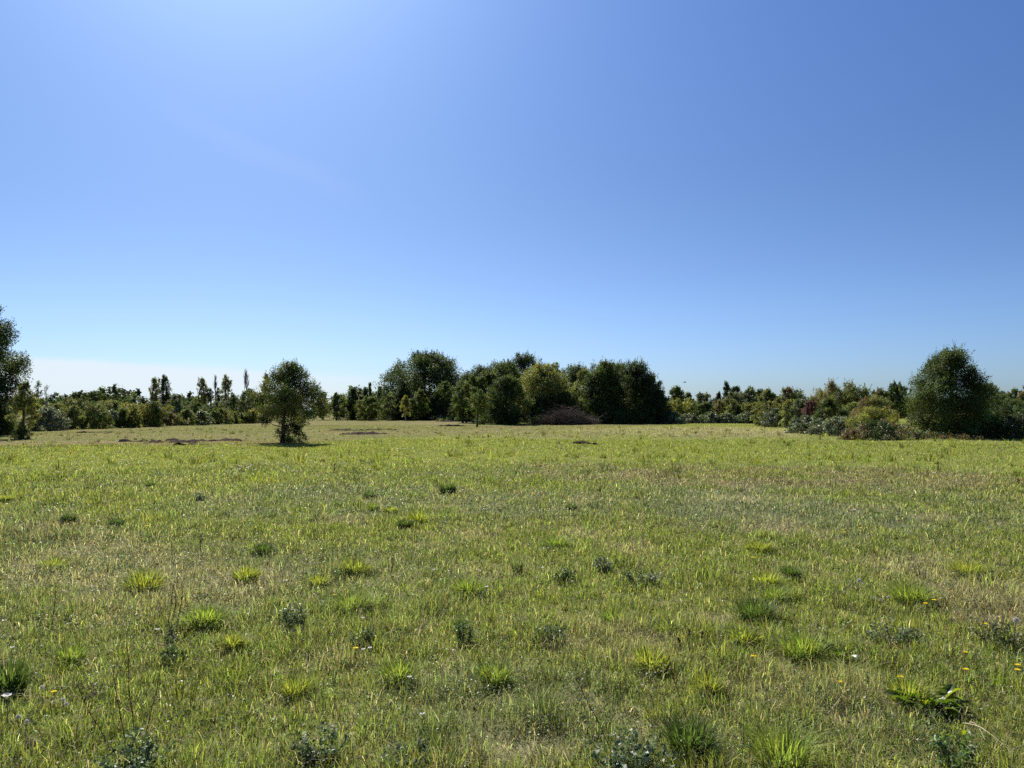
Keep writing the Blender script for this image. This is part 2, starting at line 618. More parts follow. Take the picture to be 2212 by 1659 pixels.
def make_crown(r, prof, H, z0, R, cx, col, s, dens, ry=1.0, shoots=20, lobes=12, acc=None, accw=.15, spread=1.0, hollow=.35, sl0=1.0, bough=1.0):
    tp = np.array(PROF[prof])
    pr = lambda t: np.interp(t, tp[:, 0], tp[:, 1])
    H = H * .95
    hz = H - z0
    A = 2 * R * hz * .75
    R *= 1.12
    N = int(dens * 8.5 * A / (.42 * s * s))
    N = max(400, min(N, 90000))
    per = 22
    nc = max(18, N // per)
    # lobes
    lt = np.clip((np.arange(lobes) + r.uniform(.1, .9, lobes)) / lobes, .06, .93)
    la = r.uniform(0, 6.28) + np.arange(lobes) * 2.4 + r.uniform(-.4, .4, lobes)
    lr = R * bough * r.uniform(.20, .46, lobes) * (.55 + .5 * pr(lt))
    lr = np.minimum(lr, hz * .30)
    rad = np.maximum(pr(lt) * R * r.uniform(.82, 1.12, lobes) - lr * .70, 0)
    lc = np.stack([rad * np.cos(la), rad * np.sin(la) * ry, lt * hz], 1)
    w = lr ** 2
    li = r.choice(lobes, nc, p=w / w.sum())
    dirv = unit(r.normal(size=(nc, 3)) + np.array((0, 0, .35)))
    u = r.uniform(0, 1, nc) ** .45
    cen = lc[li] + dirv * (lr[li] * u)[:, None] * np.array((1, ry ** .5, .9))
    # fill
    fill = r.uniform(size=nc) < hollow
    tt = r.uniform(0, 1, nc)
    aa = r.uniform(0, 6.28, nc)
    rr = pr(tt) * R * np.sqrt(r.uniform(0, 1, nc)) * .74
    tt = tt * .93
    cf = np.stack([rr * np.cos(aa), rr * np.sin(aa) * ry, tt * hz], 1)
    cen = np.where(fill[:, None], cf, cen)
    # keep inside the outline
    t = np.clip(cen[:, 2] / hz, 0, 1)
    lim = pr(t) * R * (1.08 + .42 * (fbm(np.arctan2(cen[:, 1], cen[:, 0]) * 2 + 40, t * 5 + cx * 3 + 9, 1.0, int(abs(H * 97)) % 91, 2) - .5) * 2)
    hd = np.hypot(cen[:, 0], cen[:, 1] / ry) + 1e-6
    k = np.minimum(1, lim / hd)
    cen[:, 0] *= k
    cen[:, 1] *= k
    cen[:, 2] = np.clip(cen[:, 2], -.02 * hz, hz * .985)
    cs = spread * np.clip(R * .06, s * .9, s * 2.1)
    out = unit(cen - np.array((0, 0, hz * .4)))
    off = unit(r.normal(size=(nc, per, 3))) * (r.uniform(0, 1, (nc, per, 1)) ** .5) * cs * 1.5
    off += out[:, None, :] * r.uniform(-1, 1.3, (nc, per, 1)) * cs * 1.1
    leaf = (cen[:, None, :] + off).reshape(-1, 3)
    tint = r.lognormal(0, .20, (nc, 1)) * (1 + r.normal(0, .07, (nc, 3)))
    base = np.repeat(np.array(col)[None, :], nc, 0)
    if acc is not None:
        pick = (fbm(cen[:, 0] + 31, cen[:, 2] + cen[:, 1], max(R * .6, .3), 77, 2) + r.normal(0, .06, nc)) > (.68 - accw)
        base = np.where(pick[:, None], np.array(acc)[None, :], base)
    base = base * tint * np.where(fill, 1.0, r.lognormal(0, .22, lobes)[li])[:, None]
    cl = np.repeat(base, per, 0) * r.lognormal(0, .18, (nc * per, 1))
    lob = unit(cen - np.where(fill[:, None], np.array((0, 0, hz * .4))[None, :], lc[li]))
    ov = np.repeat(lob * 1.25 + out * .25, per, 0)
    # shoots that break the outline
    if shoots:
        top = np.argsort(-(cen[:, 2] / hz + .5 * hd / np.maximum(lim, 1e-6) + r.uniform(0, .5, nc)))[:shoots * 2]
        pick = r.choice(top, min(shoots, len(top)), replace=False)
        sl, scl = [], []
        for p in pick:
            ln = r.uniform(.05, .13) * hz * sl0
            dv = unit(out[p] * np.array((.7, .7, .4)) + np.array((0, 0, r.uniform(.5, 1.3))) + r.normal(0, .2, 3))
            m = int(r.integers(8, 15))
            tq = np.linspace(0, 1, m)
            sl.append(cen[p] + dv * (tq * ln)[:, None] + r.normal(0, s * .45, (m, 3)) * (1 - .5 * tq)[:, None])
            scl.append(np.repeat(base[p][None, :] * r.uniform(.9, 1.3), m, 0))
        leaf = np.concatenate([leaf] + sl)
        cl = np.concatenate([cl] + scl)
        ov = np.concatenate([ov, np.zeros((len(leaf) - len(ov), 3))])
    leaf[:, 2] = np.maximum(leaf[:, 2] + z0, s * .3)
    leaf[:, 0] += cx
    return leaf, cl, ov, lc + np.array((cx, 0, z0)), lr


def sway(r, a, b, n, amt):
    t = np.linspace(0, 1, n)[:, None]
    L = np.linalg.norm(np.asarray(b) - np.asarray(a))
    w = np.cumsum(r.normal(0, amt * L / n, (n, 3)), 0)
    w -= t * w[-1]
    return np.asarray(a) * (1 - t) + np.asarray(b) * t + w


SEED = [100]


def tree(name, label, cat, px, D, top, left, right, prof='round', col='mid', bot=None, dens=1.0, group=None, trunk=True,
         leaf=1.12, shoots=18, lobes=16, ry=1.0, acc=None, accw=.15, mat=None, bark=None, tr=None, stems=1, twigs=0,
         spread=1.0, hollow=.35, soft='crown', wood='trunk', lean=None, sl0=1.0, bough=1.0):
    SEED[0] += 1
    r = np.random.default_rng(SEED[0])
    X = x_at(px, D)
    gz = h1(X, D)
    H = z_at(top, D) - gz
    xl, xr = x_at(left, D), x_at(right, D)
    R = (xr - xl) / 2
    cx = (xl + xr) / 2 - X
    z0 = .12 * H if bot is None else max(z_at(bot, D) - gz, .0)
    s = max(.035, leaf * D / F)
    root = thing(name, label, cat, (X, D, gz), group)
    c = COLOURS[col] if isinstance(col, str) else col
    a = COLOURS[acc] if isinstance(acc, str) else acc
    lf, cl, ov, lc, lr = make_crown(r, prof, H, z0, R, cx, c, s, dens, ry, shoots, lobes, a, accw, spread, hollow, sl0, bough)
    buf = Buf()
    leaf_quads(buf, r, lf, s * r.uniform(.65, 1.5, len(lf)), cl, up=.4, ratio=.62, out=ov)
    link(soft, buf.mesh(soft, mat or M_LEAF), root)
    if trunk:
        tb = Buf()
        tr_ = tr or max(.035, H * .018)
        for k in range(stems):
            bx = (k - (stems - 1) / 2) * tr_ * 3.2 + (r.normal(0, tr_ * .5) if stems > 1 else 0)
            fork = np.array((cx * .75 + bx * 2, r.normal(0, .05), z0 + (H - z0) * .38))
            if lean:
                fork[0] += lean
            sp = sway(r, (bx, 0, -.05), fork, 9, .10)
            tube(tb, sp, np.linspace(tr_ * 1.25, tr_ * .7, 9) + np.array([.5, .15] + [0] * 7) * tr_, 8)
            tipp = np.array((cx, 0, z0 + (H - z0) * .88))
            tube(tb, sway(r, fork, tipp, 8, .12), np.linspace(tr_ * .7, tr_ * .12, 8), 6)
            for i in range(len(lc)):
                if stems > 1 and i % stems != k:
                    continue
                tt = np.clip((lc[i][2] - z0) / max(H - z0, .1) * .8, .02, .85)
                st = sp[8] * (1 - tt) + tipp * tt if lc[i][2] > fork[2] else sp[int(np.clip(8 * lc[i][2] / max(fork[2], .1) * .8, 3, 8))]
                tube(tb, sway(r, st, lc[i], 7, .16), np.linspace(tr_ * .38, tr_ * .07, 7), 5)
                for q in range(twigs):
                    dv = unit(r.normal(size=3) + np.array((0, 0, .8)))
                    e = lc[i] + dv * lr[i] * r.uniform(.6, 1.15)
                    tube(tb, sway(r, lc[i] * .8 + st * .2, e, 5, .15), np.linspace(tr_ * .16, tr_ * .04, 5), 4)
        link(wood, tb.mesh(wood, bark or M_BARK), root)
    return root


def shrub(name, label, px, base, top, left, right, col='olive', prof='shrub', cat='shrub', D=None, **kw):
    D = D if D is not None else dist_of(base)
    left, right = left - (right - left) * .10, right + (right - left) * .10
    kw.setdefault('bot', None)
    if kw['bot'] is None:
        kw['bot'] = 2000
    kw.setdefault('tr', .03)
    kw.setdefault('stems', 2)
    kw.setdefault('shoots', 10)
    kw.setdefault('lobes', 16)
    kw.setdefault('leaf', 1.05)
    kw.setdefault('hollow', .45)
    kw.setdefault('soft', 'foliage')
    kw.setdefault('wood', 'stem')
    return tree(name, label, cat, px, D, top, left, right, prof, col, **kw)


def bare_tree(name, label, cat, px, D, top, left, right, mat, bot=None, n=26, group=None):
    """a leafless tree: stem and fine upright branches"""
    SEED[0] += 1
    r = np.random.default_rng(SEED[0])
    X = x_at(px, D)
    gz = h1(X, D)
    H = z_at(top, D) - gz
    R = (x_at(right, D) - x_at(left, D)) / 2
    z0 = .3 * H if bot is None else z_at(bot, D) - gz
    root = thing(name, label, cat, (X, D, gz), group)
    tb, bb = Buf(), Buf()
    tw = max(.02, .00035 * D)
    ax = sway(r, (0, 0, -.05), (0, 0, H), 14, .03)
    tube(tb, ax, np.linspace(tw * 2.2, tw * .6, 14), 6)
    for i in range(n):
        t = r.uniform(z0 / H * .8, .93)
        st = np.array((0, 0, t * H)) + (ax[int(t * 13)] * np.array((1, 1, 0)))
        a = r.uniform(0, 6.28)
        w = R * r.uniform(.35, 1.05) * (1 - .6 * t)
        e = st + np.array((math.cos(a) * w, math.sin(a) * w, r.uniform(.12, .26) * H * (1.1 - t * .6)))
        m = st * .45 + e * .55 + np.array((math.cos(a) * w * .25, math.sin(a) * w * .25, -.02 * H))
        p = np.concatenate([sway(r, st, m, 4, .06), sway(r, m, e, 4, .06)[1:]])
        tube(bb, p, np.linspace(tw * .7, tw * .35, len(p)), 4)
        for q in range(3):
            e2 = p[-2] + np.array((r.normal(0, .12) * R * 2, r.normal(0, .12) * R * 2, r.uniform(.04, .10) * H))
            tube(bb, sway(r, p[3], e2, 4, .08), np.linspace(tw * .45, tw * .28, 4), 3)
    link('trunk', tb.mesh('trunk', mat), root)
    link('branches', bb.mesh('branches', mat), root)
    return root


# ------------------------------------------------------------------ the woody plants, from one side of the field to the other
HB = 'bushes of the hedge along the far field edge'
PP = 'poplars standing behind the hedge'


def plants():
    # --- beside the frame's edge
    tree('tall_tree', 'tall dark leafy tree at the frame edge, cut off, foliage almost to the ground', 'tree', -50, 52, 560, -150, 30, 'egg', 'dark',
         bot=938, dens=2.2, shoots=46, lobes=22, leaf=1.5, acc='mid', accw=.1, tr=.22)
    tree('young_tree', 'small yellow green young tree with ivy at its foot, leaning beside the tall dark tree', 'tree', 46, 46, 822, 22, 84, 'egg', 'yellow',
         bot=925, dens=.75, shoots=24, lobes=12, acc='olive', tr=.07)
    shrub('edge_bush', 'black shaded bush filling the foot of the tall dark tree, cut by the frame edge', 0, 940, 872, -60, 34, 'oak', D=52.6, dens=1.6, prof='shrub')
    shrub('ivy_clump', 'small dark leafy clump round the foot of the yellow green young tree', 46, 948, 926, 33, 62, 'oak', 'mound', 'plant', shoots=10)
    tree('slender_tree', 'thin loose slender tree right beside the tall dark tree, gaps of sky in it', 'tree', 80, 92, 820, 68, 94, 'spire', 'mid', bot=880, dens=.38, shoots=16, lobes=9, spread=1.2)
    bare_tree('bare_tree', 'leafless grey sapling beside the thin loose slender tree', 'tree', 98, 94, 834, 88, 108, M_PALE_BARK, bot=885, n=16)
    tree('slender_tree', 'small dark two-topped tree above the hedge, second from the tall edge tree', 'tree', 118, 110, 844, 107, 130, 'poplar', 'dark', bot=880, dens=.5, shoots=14, lobes=7)
    tree('slender_tree', 'tiny pointed dark tree just above the hedge between two wider trees', 'tree', 140, 112, 851, 132, 149, 'cone', 'dark', bot=884, dens=.9, shoots=8)
    tree('hedge_tree', 'dark round topped tree rising over the yellowish hedge bushes, with two knobs on top', 'tree', 170, 108, 844, 155, 184, 'round', 'dark', bot=880, dens=1.0)
    tree('hedge_tree', 'broad dark green tree with brush-like upright shoots, widest over the hedge near the edge tree', 'tree', 204, 106, 843, 180, 229, 'round', 'oak', bot=884, dens=1.0, shoots=36, acc='mid')
    tree('hedge_tree', 'small dark flat topped tree in the hedge before the first poplar pair', 'tree', 268, 112, 862, 255, 283, 'fan', 'mid', bot=890, dens=.8)
    # second row of the hedge
    for i, (l, r_, t, c, lab) in enumerate([
            (100, 138, 872, 'olive', 'olive bush behind the grey bramble, at the hedge end near the edge tree'),
            (130, 180, 861, 'olive', 'tall olive green bush behind the widest dark fronted bush of the hedge'),
            (176, 226, 868, 'yellow', 'yellow green bush behind the hedge, under the tree with brush-like shoots'),
            (220, 262, 866, 'olive', 'loose olive bush behind the hedge under the open sky gap'),
            (250, 300, 872, 'yellow', 'yellowish loose bush behind the hedge, under the small flat topped tree'),
            (290, 326, 874, 'olive', 'olive bush behind the hedge, next to the fan shaped willow bush')]):
        shrub('hedge_bush', lab, (l + r_) / 2, 921, t, l - 9, r_ + 9, c, 'shrub', D=84 + 3 * (i % 3), dens=1.1, group=HB, acc='mid', accw=.12, shoots=10)
    # front row
    rows = [
        (70, 140, 881, 930, 'grey', 'mound', 'pale grey green bramble mound with a black shaded front, at the hedge end'),
        (132, 182, 876, 927, 'olive', 'shrub', 'wide olive bush with black shade below, beside the grey bramble mound'),
        (176, 232, 873, 926, 'olive', 'shrub', 'widest dark fronted hedge bush with a yellowish top'),
        (226, 262, 886, 924, 'grey', 'mound', 'low greyish hedge bush between the widest bush and the yellow one'),
        (254, 282, 880, 924, 'mid', 'shrub', 'narrow dark hedge bush just before the bright yellow green bush'),
        (276, 302, 881, 924, 'yellow', 'shrub', 'bright yellow green narrow hedge bush reaching down to the grass'),
        (298, 322, 890, 922, 'olive', 'mound', 'low dark based hedge bush at the foot of the willow bush'),
        (306, 360, 868, 922, 'yellow', 'fan', 'fan shaped yellow green willow bush below the first poplar pair'),
        (338, 390, 891, 920, 'brown', 'mound', 'low brownish hedge bush past the fan shaped willow bush'),
        (384, 422, 884, 919, 'mid', 'shrub', 'dark green round hedge bush past the low brownish one'),
        (416, 452, 887, 918, 'grey', 'mound', 'grey leaved hedge bush below the loose twin topped poplar'),
        (446, 500, 883, 916, 'olive', 'shrub', 'wide smooth olive hedge bush below the two thinnest spires'),
        (494, 516, 889, 915, 'yellow', 'shrub', 'small yellow green hedge bush past the wide smooth one'),
        (510, 534, 893, 914, 'olive', 'mound', 'smallest dark round hedge bush, between two yellowish bushes'),
        (529, 560, 886, 914, 'yellow', 'fan', 'yellow green brushy hedge bush close to the lone tree'),
        (554, 580, 897, 913, 'grey', 'mound', 'low grey hedge bush half hidden by the lone tree'),
    ]
    for l, r_, t, b, c, pf, lab in rows:
        shrub('hedge_bush', lab, (l + r_) / 2, b, t, l, r_, c, pf, dens=1.25, group=HB, acc='mid' if c != 'mid' else 'olive', accw=.1,
              mat=M_GLOSS if c == 'grey' else None, ry=.9, shoots=8, lobes=18)
    # --- poplars and trees behind the hedge
    D = 200  # most poplars take the pale leaf colour, which paints haze onto them
    tree('poplar', 'twin stemmed loose topped poplar touching the darkest poplar', 'tree', 332, D, 810, 320, 346, 'poplar', 'pale', bot=884, dens=.8, group=PP, shoots=16, stems=2, lobes=26, hollow=.75, tr=.22, leaf=1.3)
    tree('poplar', 'darkest and densest poplar, close beside a loose twin stemmed one', 'tree', 355, D - 6, 804, 343, 368, 'poplar', 'oak', bot=884, dens=.8, group=PP, shoots=16, stems=2, lobes=26, hollow=.75, tr=.22)
    tree('poplar', 'loose twin topped poplar standing alone in the middle of the poplars', 'tree', 437, D, 810, 425, 448, 'poplar', 'pale', bot=884, dens=.8, group=PP, shoots=16, stems=2, lobes=26, hollow=.75, tr=.2)
    tree('poplar', 'short dark narrow poplar beside the loose twin topped one', 'tree', 454, D, 837, 447, 461, 'poplar', 'dark', bot=866, dens=.8, group=PP, shoots=6, lobes=7, tr=.15)
    bare_tree('poplar', 'thin nearly bare double spire poplar between two short dark ones', 'tree', 465, D, 815, 460, 471, M_BARK, bot=840, n=22, group=PP)
    tree('poplar', 'short dark poplar just behind the nearly bare double spire', 'tree', 472, D + 4, 838, 465, 479, 'poplar', 'dark', bot=866, dens=.8, group=PP, shoots=6, lobes=7, tr=.15)
    tree('poplar', 'pointed egg shaped poplar on one thick stem, tallest of the poplars', 'tree', 487, D, 802, 476, 498, 'poplar', 'pale', bot=884, dens=.8, group=PP, shoots=12, lobes=22, hollow=.75, tr=.28)
    bare_tree('poplar', 'pale leafless poplar with brush-like twigs against the white cloud', 'tree', 531, D, 805, 521, 538, M_PALE_BARK, bot=835, n=40, group=PP)
    tree('poplar', 'loose double topped poplar right next to the lone tree', 'tree', 574, D, 800, 564, 585, 'poplar', 'pale', bot=884, dens=.8, group=PP, shoots=16, stems=2, lobes=26, hollow=.75, tr=.2)
    tree('round_tree', 'dark round tree behind the hedge at the foot of the darkest poplar', 'tree', 380, 150, 853, 358, 402, 'round', 'far', bot=900, dens=1.1)
    tree('round_tree', 'low bushy tree behind the hedge under the loose twin topped poplar', 'tree', 420, 140, 872, 398, 452, 'round', 'far', bot=902, dens=1.0, acc='mid')
    tree('round_tree', 'pale bushy tree behind the hedge at the foot of the tallest poplar', 'tree', 505, 138, 848, 484, 524, 'round', 'far', bot=902, dens=1.0, acc='pale', accw=.08)
    tree('round_tree', 'largest round tree behind the hedge, below the leafless poplar', 'tree', 536, 134, 838, 514, 562, 'round', 'far', bot=903, dens=1.1, acc='mid')
    tree('round_tree', 'round tree behind the hedge, partly hidden by the lone tree', 'tree', 572, 136, 842, 552, 600, 'round', 'far', bot=903, dens=1.0, acc='pale', accw=.05)
    tree('round_tree', 'dark low tree in the gap between the wide hedge bushes and the leafless poplar', 'tree', 470, 140, 868, 448, 492, 'round', 'far', bot=902, dens=1.0)
    # --- lone tree in the field
    tree('lone_tree', 'lone dense oak standing by itself in the field on a leaning trunk', 'tree', 611, 40.2, 779, 550, 696, 'egg', 'oak',
         bot=913, dens=1.0, shoots=130, lobes=24, leaf=1.2, acc='olive', accw=.16, tr=.085, lean=-.12, twigs=3, hollow=.10, sl0=1.25, bough=.88)
    tree('undergrowth_bush', 'dark tangled bush growing round the trunk of the lone oak', 'shrub', 632, 40.8, 914, 594, 664, 'shrub', 'dark',
         bot=958, dens=.6, shoots=46, lobes=12, leaf=1.2, stems=4, tr=.022, twigs=7, spread=1.3, soft='foliage', wood='stem')
    # --- young wood beyond the lone tree
    Dw = 132
    tree('young_tree', 'yellow green young tree showing just beyond the lone oak', 'tree', 698, 138, 842, 682, 714, 'egg', 'olive', bot=902, dens=1.0, acc='yellow')
    tree('young_tree', 'brownish green bushy young tree, next past the yellow green one beyond the oak', 'tree', 727, Dw, 848, 709, 747, 'round', 'mid', bot=903, dens=1.1, acc='olive')
    tree('young_tree', 'dark blunt young tree in the row leading up to the great oak', 'tree', 762, 134, 838, 745, 780, 'egg', 'oak', bot=905, dens=1.2)
    tree('young_tree', 'mid green young tree behind the row, beside a needle thin spire', 'tree', 787, 140, 834, 773, 804, 'egg', 'far', bot=905, dens=1.2)
    tree('spire_tree', 'needle thin spire tree standing up from the row near the great oak', 'tree', 798, 146, 824, 792, 805, 'spire', 'far', bot=880, dens=1.0, shoots=10, lobes=8)
    tree('young_tree', 'short wide young tree in front of the needle thin spire', 'tree', 797, 127, 856, 768, 824, 'round', 'mid', bot=904, dens=1.1, acc='olive', accw=.05)
    tree('spire_tree', 'small dark spire tree against the flank of the great oak', 'tree', 819, 142, 834, 810, 830, 'spire', 'dark', bot=890, dens=1.0, shoots=10)
    tree('young_tree', 'pale grey green young tree with a visible stem in front of the great oak', 'tree', 838, 127, 846, 823, 857, 'round', 'pale', bot=896, dens=.6, acc='mid', bark=M_PALE_BARK, tr=.09)
    tree('great_oak', 'great dark spreading oak, highest and widest crown of the wood', 'tree', 915, 137, 764, 824, 1010, 'oak', 'oak', bot=900, dens=1.35,
         shoots=150, lobes=34, acc='dark', leaf=1.25, tr=.4, hollow=.14, bough=.85, sl0=1.2)
    tree('inner_tree', 'dull green tree under the flank of the great oak, behind the pale yellow green sapling', 'tree', 868, 129, 826, 852, 894, 'egg', 'dark', bot=900, dens=1.2)
    tree('sapling', 'pale yellow green sapling on a thin white stem before the great oak', 'tree', 876, 121, 852, 863, 889, 'egg', 'yellow', bot=897, dens=.7, bark=M_PALE_BARK, tr=.07, shoots=12)
    tree('young_tree', 'mid green broad young tree touching the pale yellow green sapling', 'tree', 905, 123, 839, 884, 930, 'egg', 'mid', bot=898, dens=1.0, acc='pale', accw=.02)
    tree('inner_tree', 'round mid green tree lit against the black shade of the great oak', 'tree', 961, 126, 822, 942, 982, 'round', 'mid', bot=872, dens=1.0)
    tree('inner_tree', 'dark leaning tree filling the gap in the shade below the great oak', 'tree', 945, 133, 856, 918, 985, 'round', 'dark', bot=908, dens=1.3)
    tree('wood_tree', 'soft green tree between the great oak and the copse, with low branches', 'tree', 1003, 100, 824, 978, 1036, 'round', 'mid', bot=902, dens=1.1, tr=.1, stems=2)
    tree('wood_tree', 'short green tree behind the slim single tree at the copse corner', 'tree', 1022, 104, 808, 998, 1050, 'round', 'mid', bot=890, dens=1.1, acc='dark')
    tree('field_tree', 'slim single tree with a bare trunk just in front of the copse corner', 'tree', 1030, 79, 841, 1006, 1064, 'round', 'mid', bot=893, dens=.75, tr=.075, acc='olive', accw=.05, shoots=30)
    tree('wood_tree', 'upright green tree at the copse corner, second in height there', 'tree', 1052, 104, 796, 1024, 1084, 'round', 'mid', bot=895, dens=1.2, acc='dark')
    tree('wood_tree', 'big round dark tree at the front of the copse, foliage down to the grass', 'tree', 1092, 91, 812, 1048, 1140, 'round', 'oak', bot=916, dens=1.4, shoots=44, lobes=20, acc='mid', accw=.05)
    for px, D, t, l, r_, c, lab in [
            (1000, 112, 806, 974, 1046, 'oak', 'dark round tree closing the gap between the great oak and the copse'),
            (1042, 114, 790, 984, 1104, 'dark', 'dark round tree behind the slim single tree'),
            (1078, 112, 778, 1026, 1146, 'mid', 'green round tree behind the big round front tree'),
            (1240, 112, 786, 1192, 1294, 'oak', 'dark round tree showing between the willow and the pointed mixed olive tree'),
            (1334, 110, 782, 1286, 1386, 'dark', 'dark tree filling the notch between the two largest copse end trees')]:
        tree('wood_tree', lab, 'tree', px, D, t, l, r_, 'oak', c, bot=905, dens=1.2, acc='mid', accw=.03, shoots=44, lobes=26)
    tree('back_oak', 'tall dark oak whose ragged top shows above the copse', 'tree', 1138, 124, 760, 1076, 1190, 'oak', 'dark', bot=880, dens=1.0, shoots=70, lobes=24)
    tree('willow', 'feathery olive yellow willow filling the middle of the copse', 'tree', 1170, 98, 786, 1112, 1238, 'round', 'olive', bot=905, dens=1.2, shoots=60, lobes=24, acc='yellow', accw=.08)
    tree('willow', 'pale feathery willow top behind the olive yellow willow', 'tree', 1192, 112, 779, 1168, 1222, 'round', 'pale', bot=850, dens=.6, shoots=40, lobes=14)
    tree('wood_tree', 'dark low tree under the willow, above the heap of dead branches', 'tree', 1160, 95, 858, 1128, 1200, 'round', 'oak', bot=916, dens=1.3, acc='mid', accw=.02)
    tree('wood_tree', 'dark understorey tree just past the heap of dead branches', 'tree', 1222, 95, 845, 1190, 1262, 'round', 'oak', bot=916, dens=1.3)
    tree('wood_tree', 'mixed olive tree with a pointed top between the willow and the dark end trees', 'tree', 1258, 104, 798, 1226, 1296, 'round', 'mid', bot=905, dens=1.1, acc='olive', accw=.17)
    tree('wood_tree', 'big dark round topped tree, first of the two largest at the copse end', 'tree', 1300, 96, 778, 1250, 1350, 'oak', 'oak', bot=915, dens=1.4, shoots=64, lobes=24, acc='mid', accw=.03)
    tree('wood_tree', 'big dark tree with a pointed top, second of the two largest at the copse end', 'tree', 1368, 97, 777, 1318, 1428, 'oak', 'oak', bot=916, dens=1.4, shoots=60, lobes=24, acc='dark')
    tree('wood_tree', 'narrow dark tree on the outer slope of the pointed copse end tree', 'tree', 1408, 98, 805, 1388, 1432, 'round', 'dark', bot=905, dens=1.1)
    tree('wood_tree', 'lowest outermost tree of the copse, sloping down to the bramble hedge', 'tree', 1426, 96, 838, 1400, 1450, 'round', 'oak', bot=915, dens=1.3)
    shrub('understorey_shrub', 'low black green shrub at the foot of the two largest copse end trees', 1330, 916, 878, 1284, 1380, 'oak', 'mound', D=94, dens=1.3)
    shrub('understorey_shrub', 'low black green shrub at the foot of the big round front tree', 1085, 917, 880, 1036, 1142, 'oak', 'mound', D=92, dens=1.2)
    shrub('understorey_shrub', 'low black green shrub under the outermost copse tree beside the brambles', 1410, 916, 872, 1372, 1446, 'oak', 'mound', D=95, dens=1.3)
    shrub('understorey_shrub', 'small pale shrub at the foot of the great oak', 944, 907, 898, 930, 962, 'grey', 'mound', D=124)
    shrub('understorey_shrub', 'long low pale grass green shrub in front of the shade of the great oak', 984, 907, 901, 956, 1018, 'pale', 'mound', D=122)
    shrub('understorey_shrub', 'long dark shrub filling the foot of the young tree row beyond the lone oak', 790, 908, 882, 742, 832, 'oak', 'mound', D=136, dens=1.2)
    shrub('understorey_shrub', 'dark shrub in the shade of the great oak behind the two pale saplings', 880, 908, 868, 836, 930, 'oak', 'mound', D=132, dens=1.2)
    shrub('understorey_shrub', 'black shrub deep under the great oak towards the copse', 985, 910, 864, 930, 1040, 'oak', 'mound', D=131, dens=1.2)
    # --- bramble hedge and bushes past the copse
    BR = 'bramble mounds of the low hedge past the copse'
    for l, r_, t, b, lab in [
            (1434, 1474, 893, 916, 'bramble mound touching the last dark copse tree'),
            (1466, 1514, 895, 915, 'bramble mound in the low hedge, one past the mound touching the copse'),
            (1506, 1556, 893, 915, 'tallest bramble mound, at the middle of the low hedge'),
            (1550, 1596, 896, 915, 'dark flat bramble mound past the tallest mound of the low hedge'),
            (1590, 1640, 894, 915, 'last bramble mound of the low hedge, beside the olive bushes')]:
        shrub('bramble', lab, (l + r_) / 2, b, t, l, r_, 'bramble', 'mound', dens=1.3, group=BR, mat=M_GLOSS, ry=.8, shoots=16, stems=3, leaf=1.6)
    D2 = 'bushes and small trees past the copse'
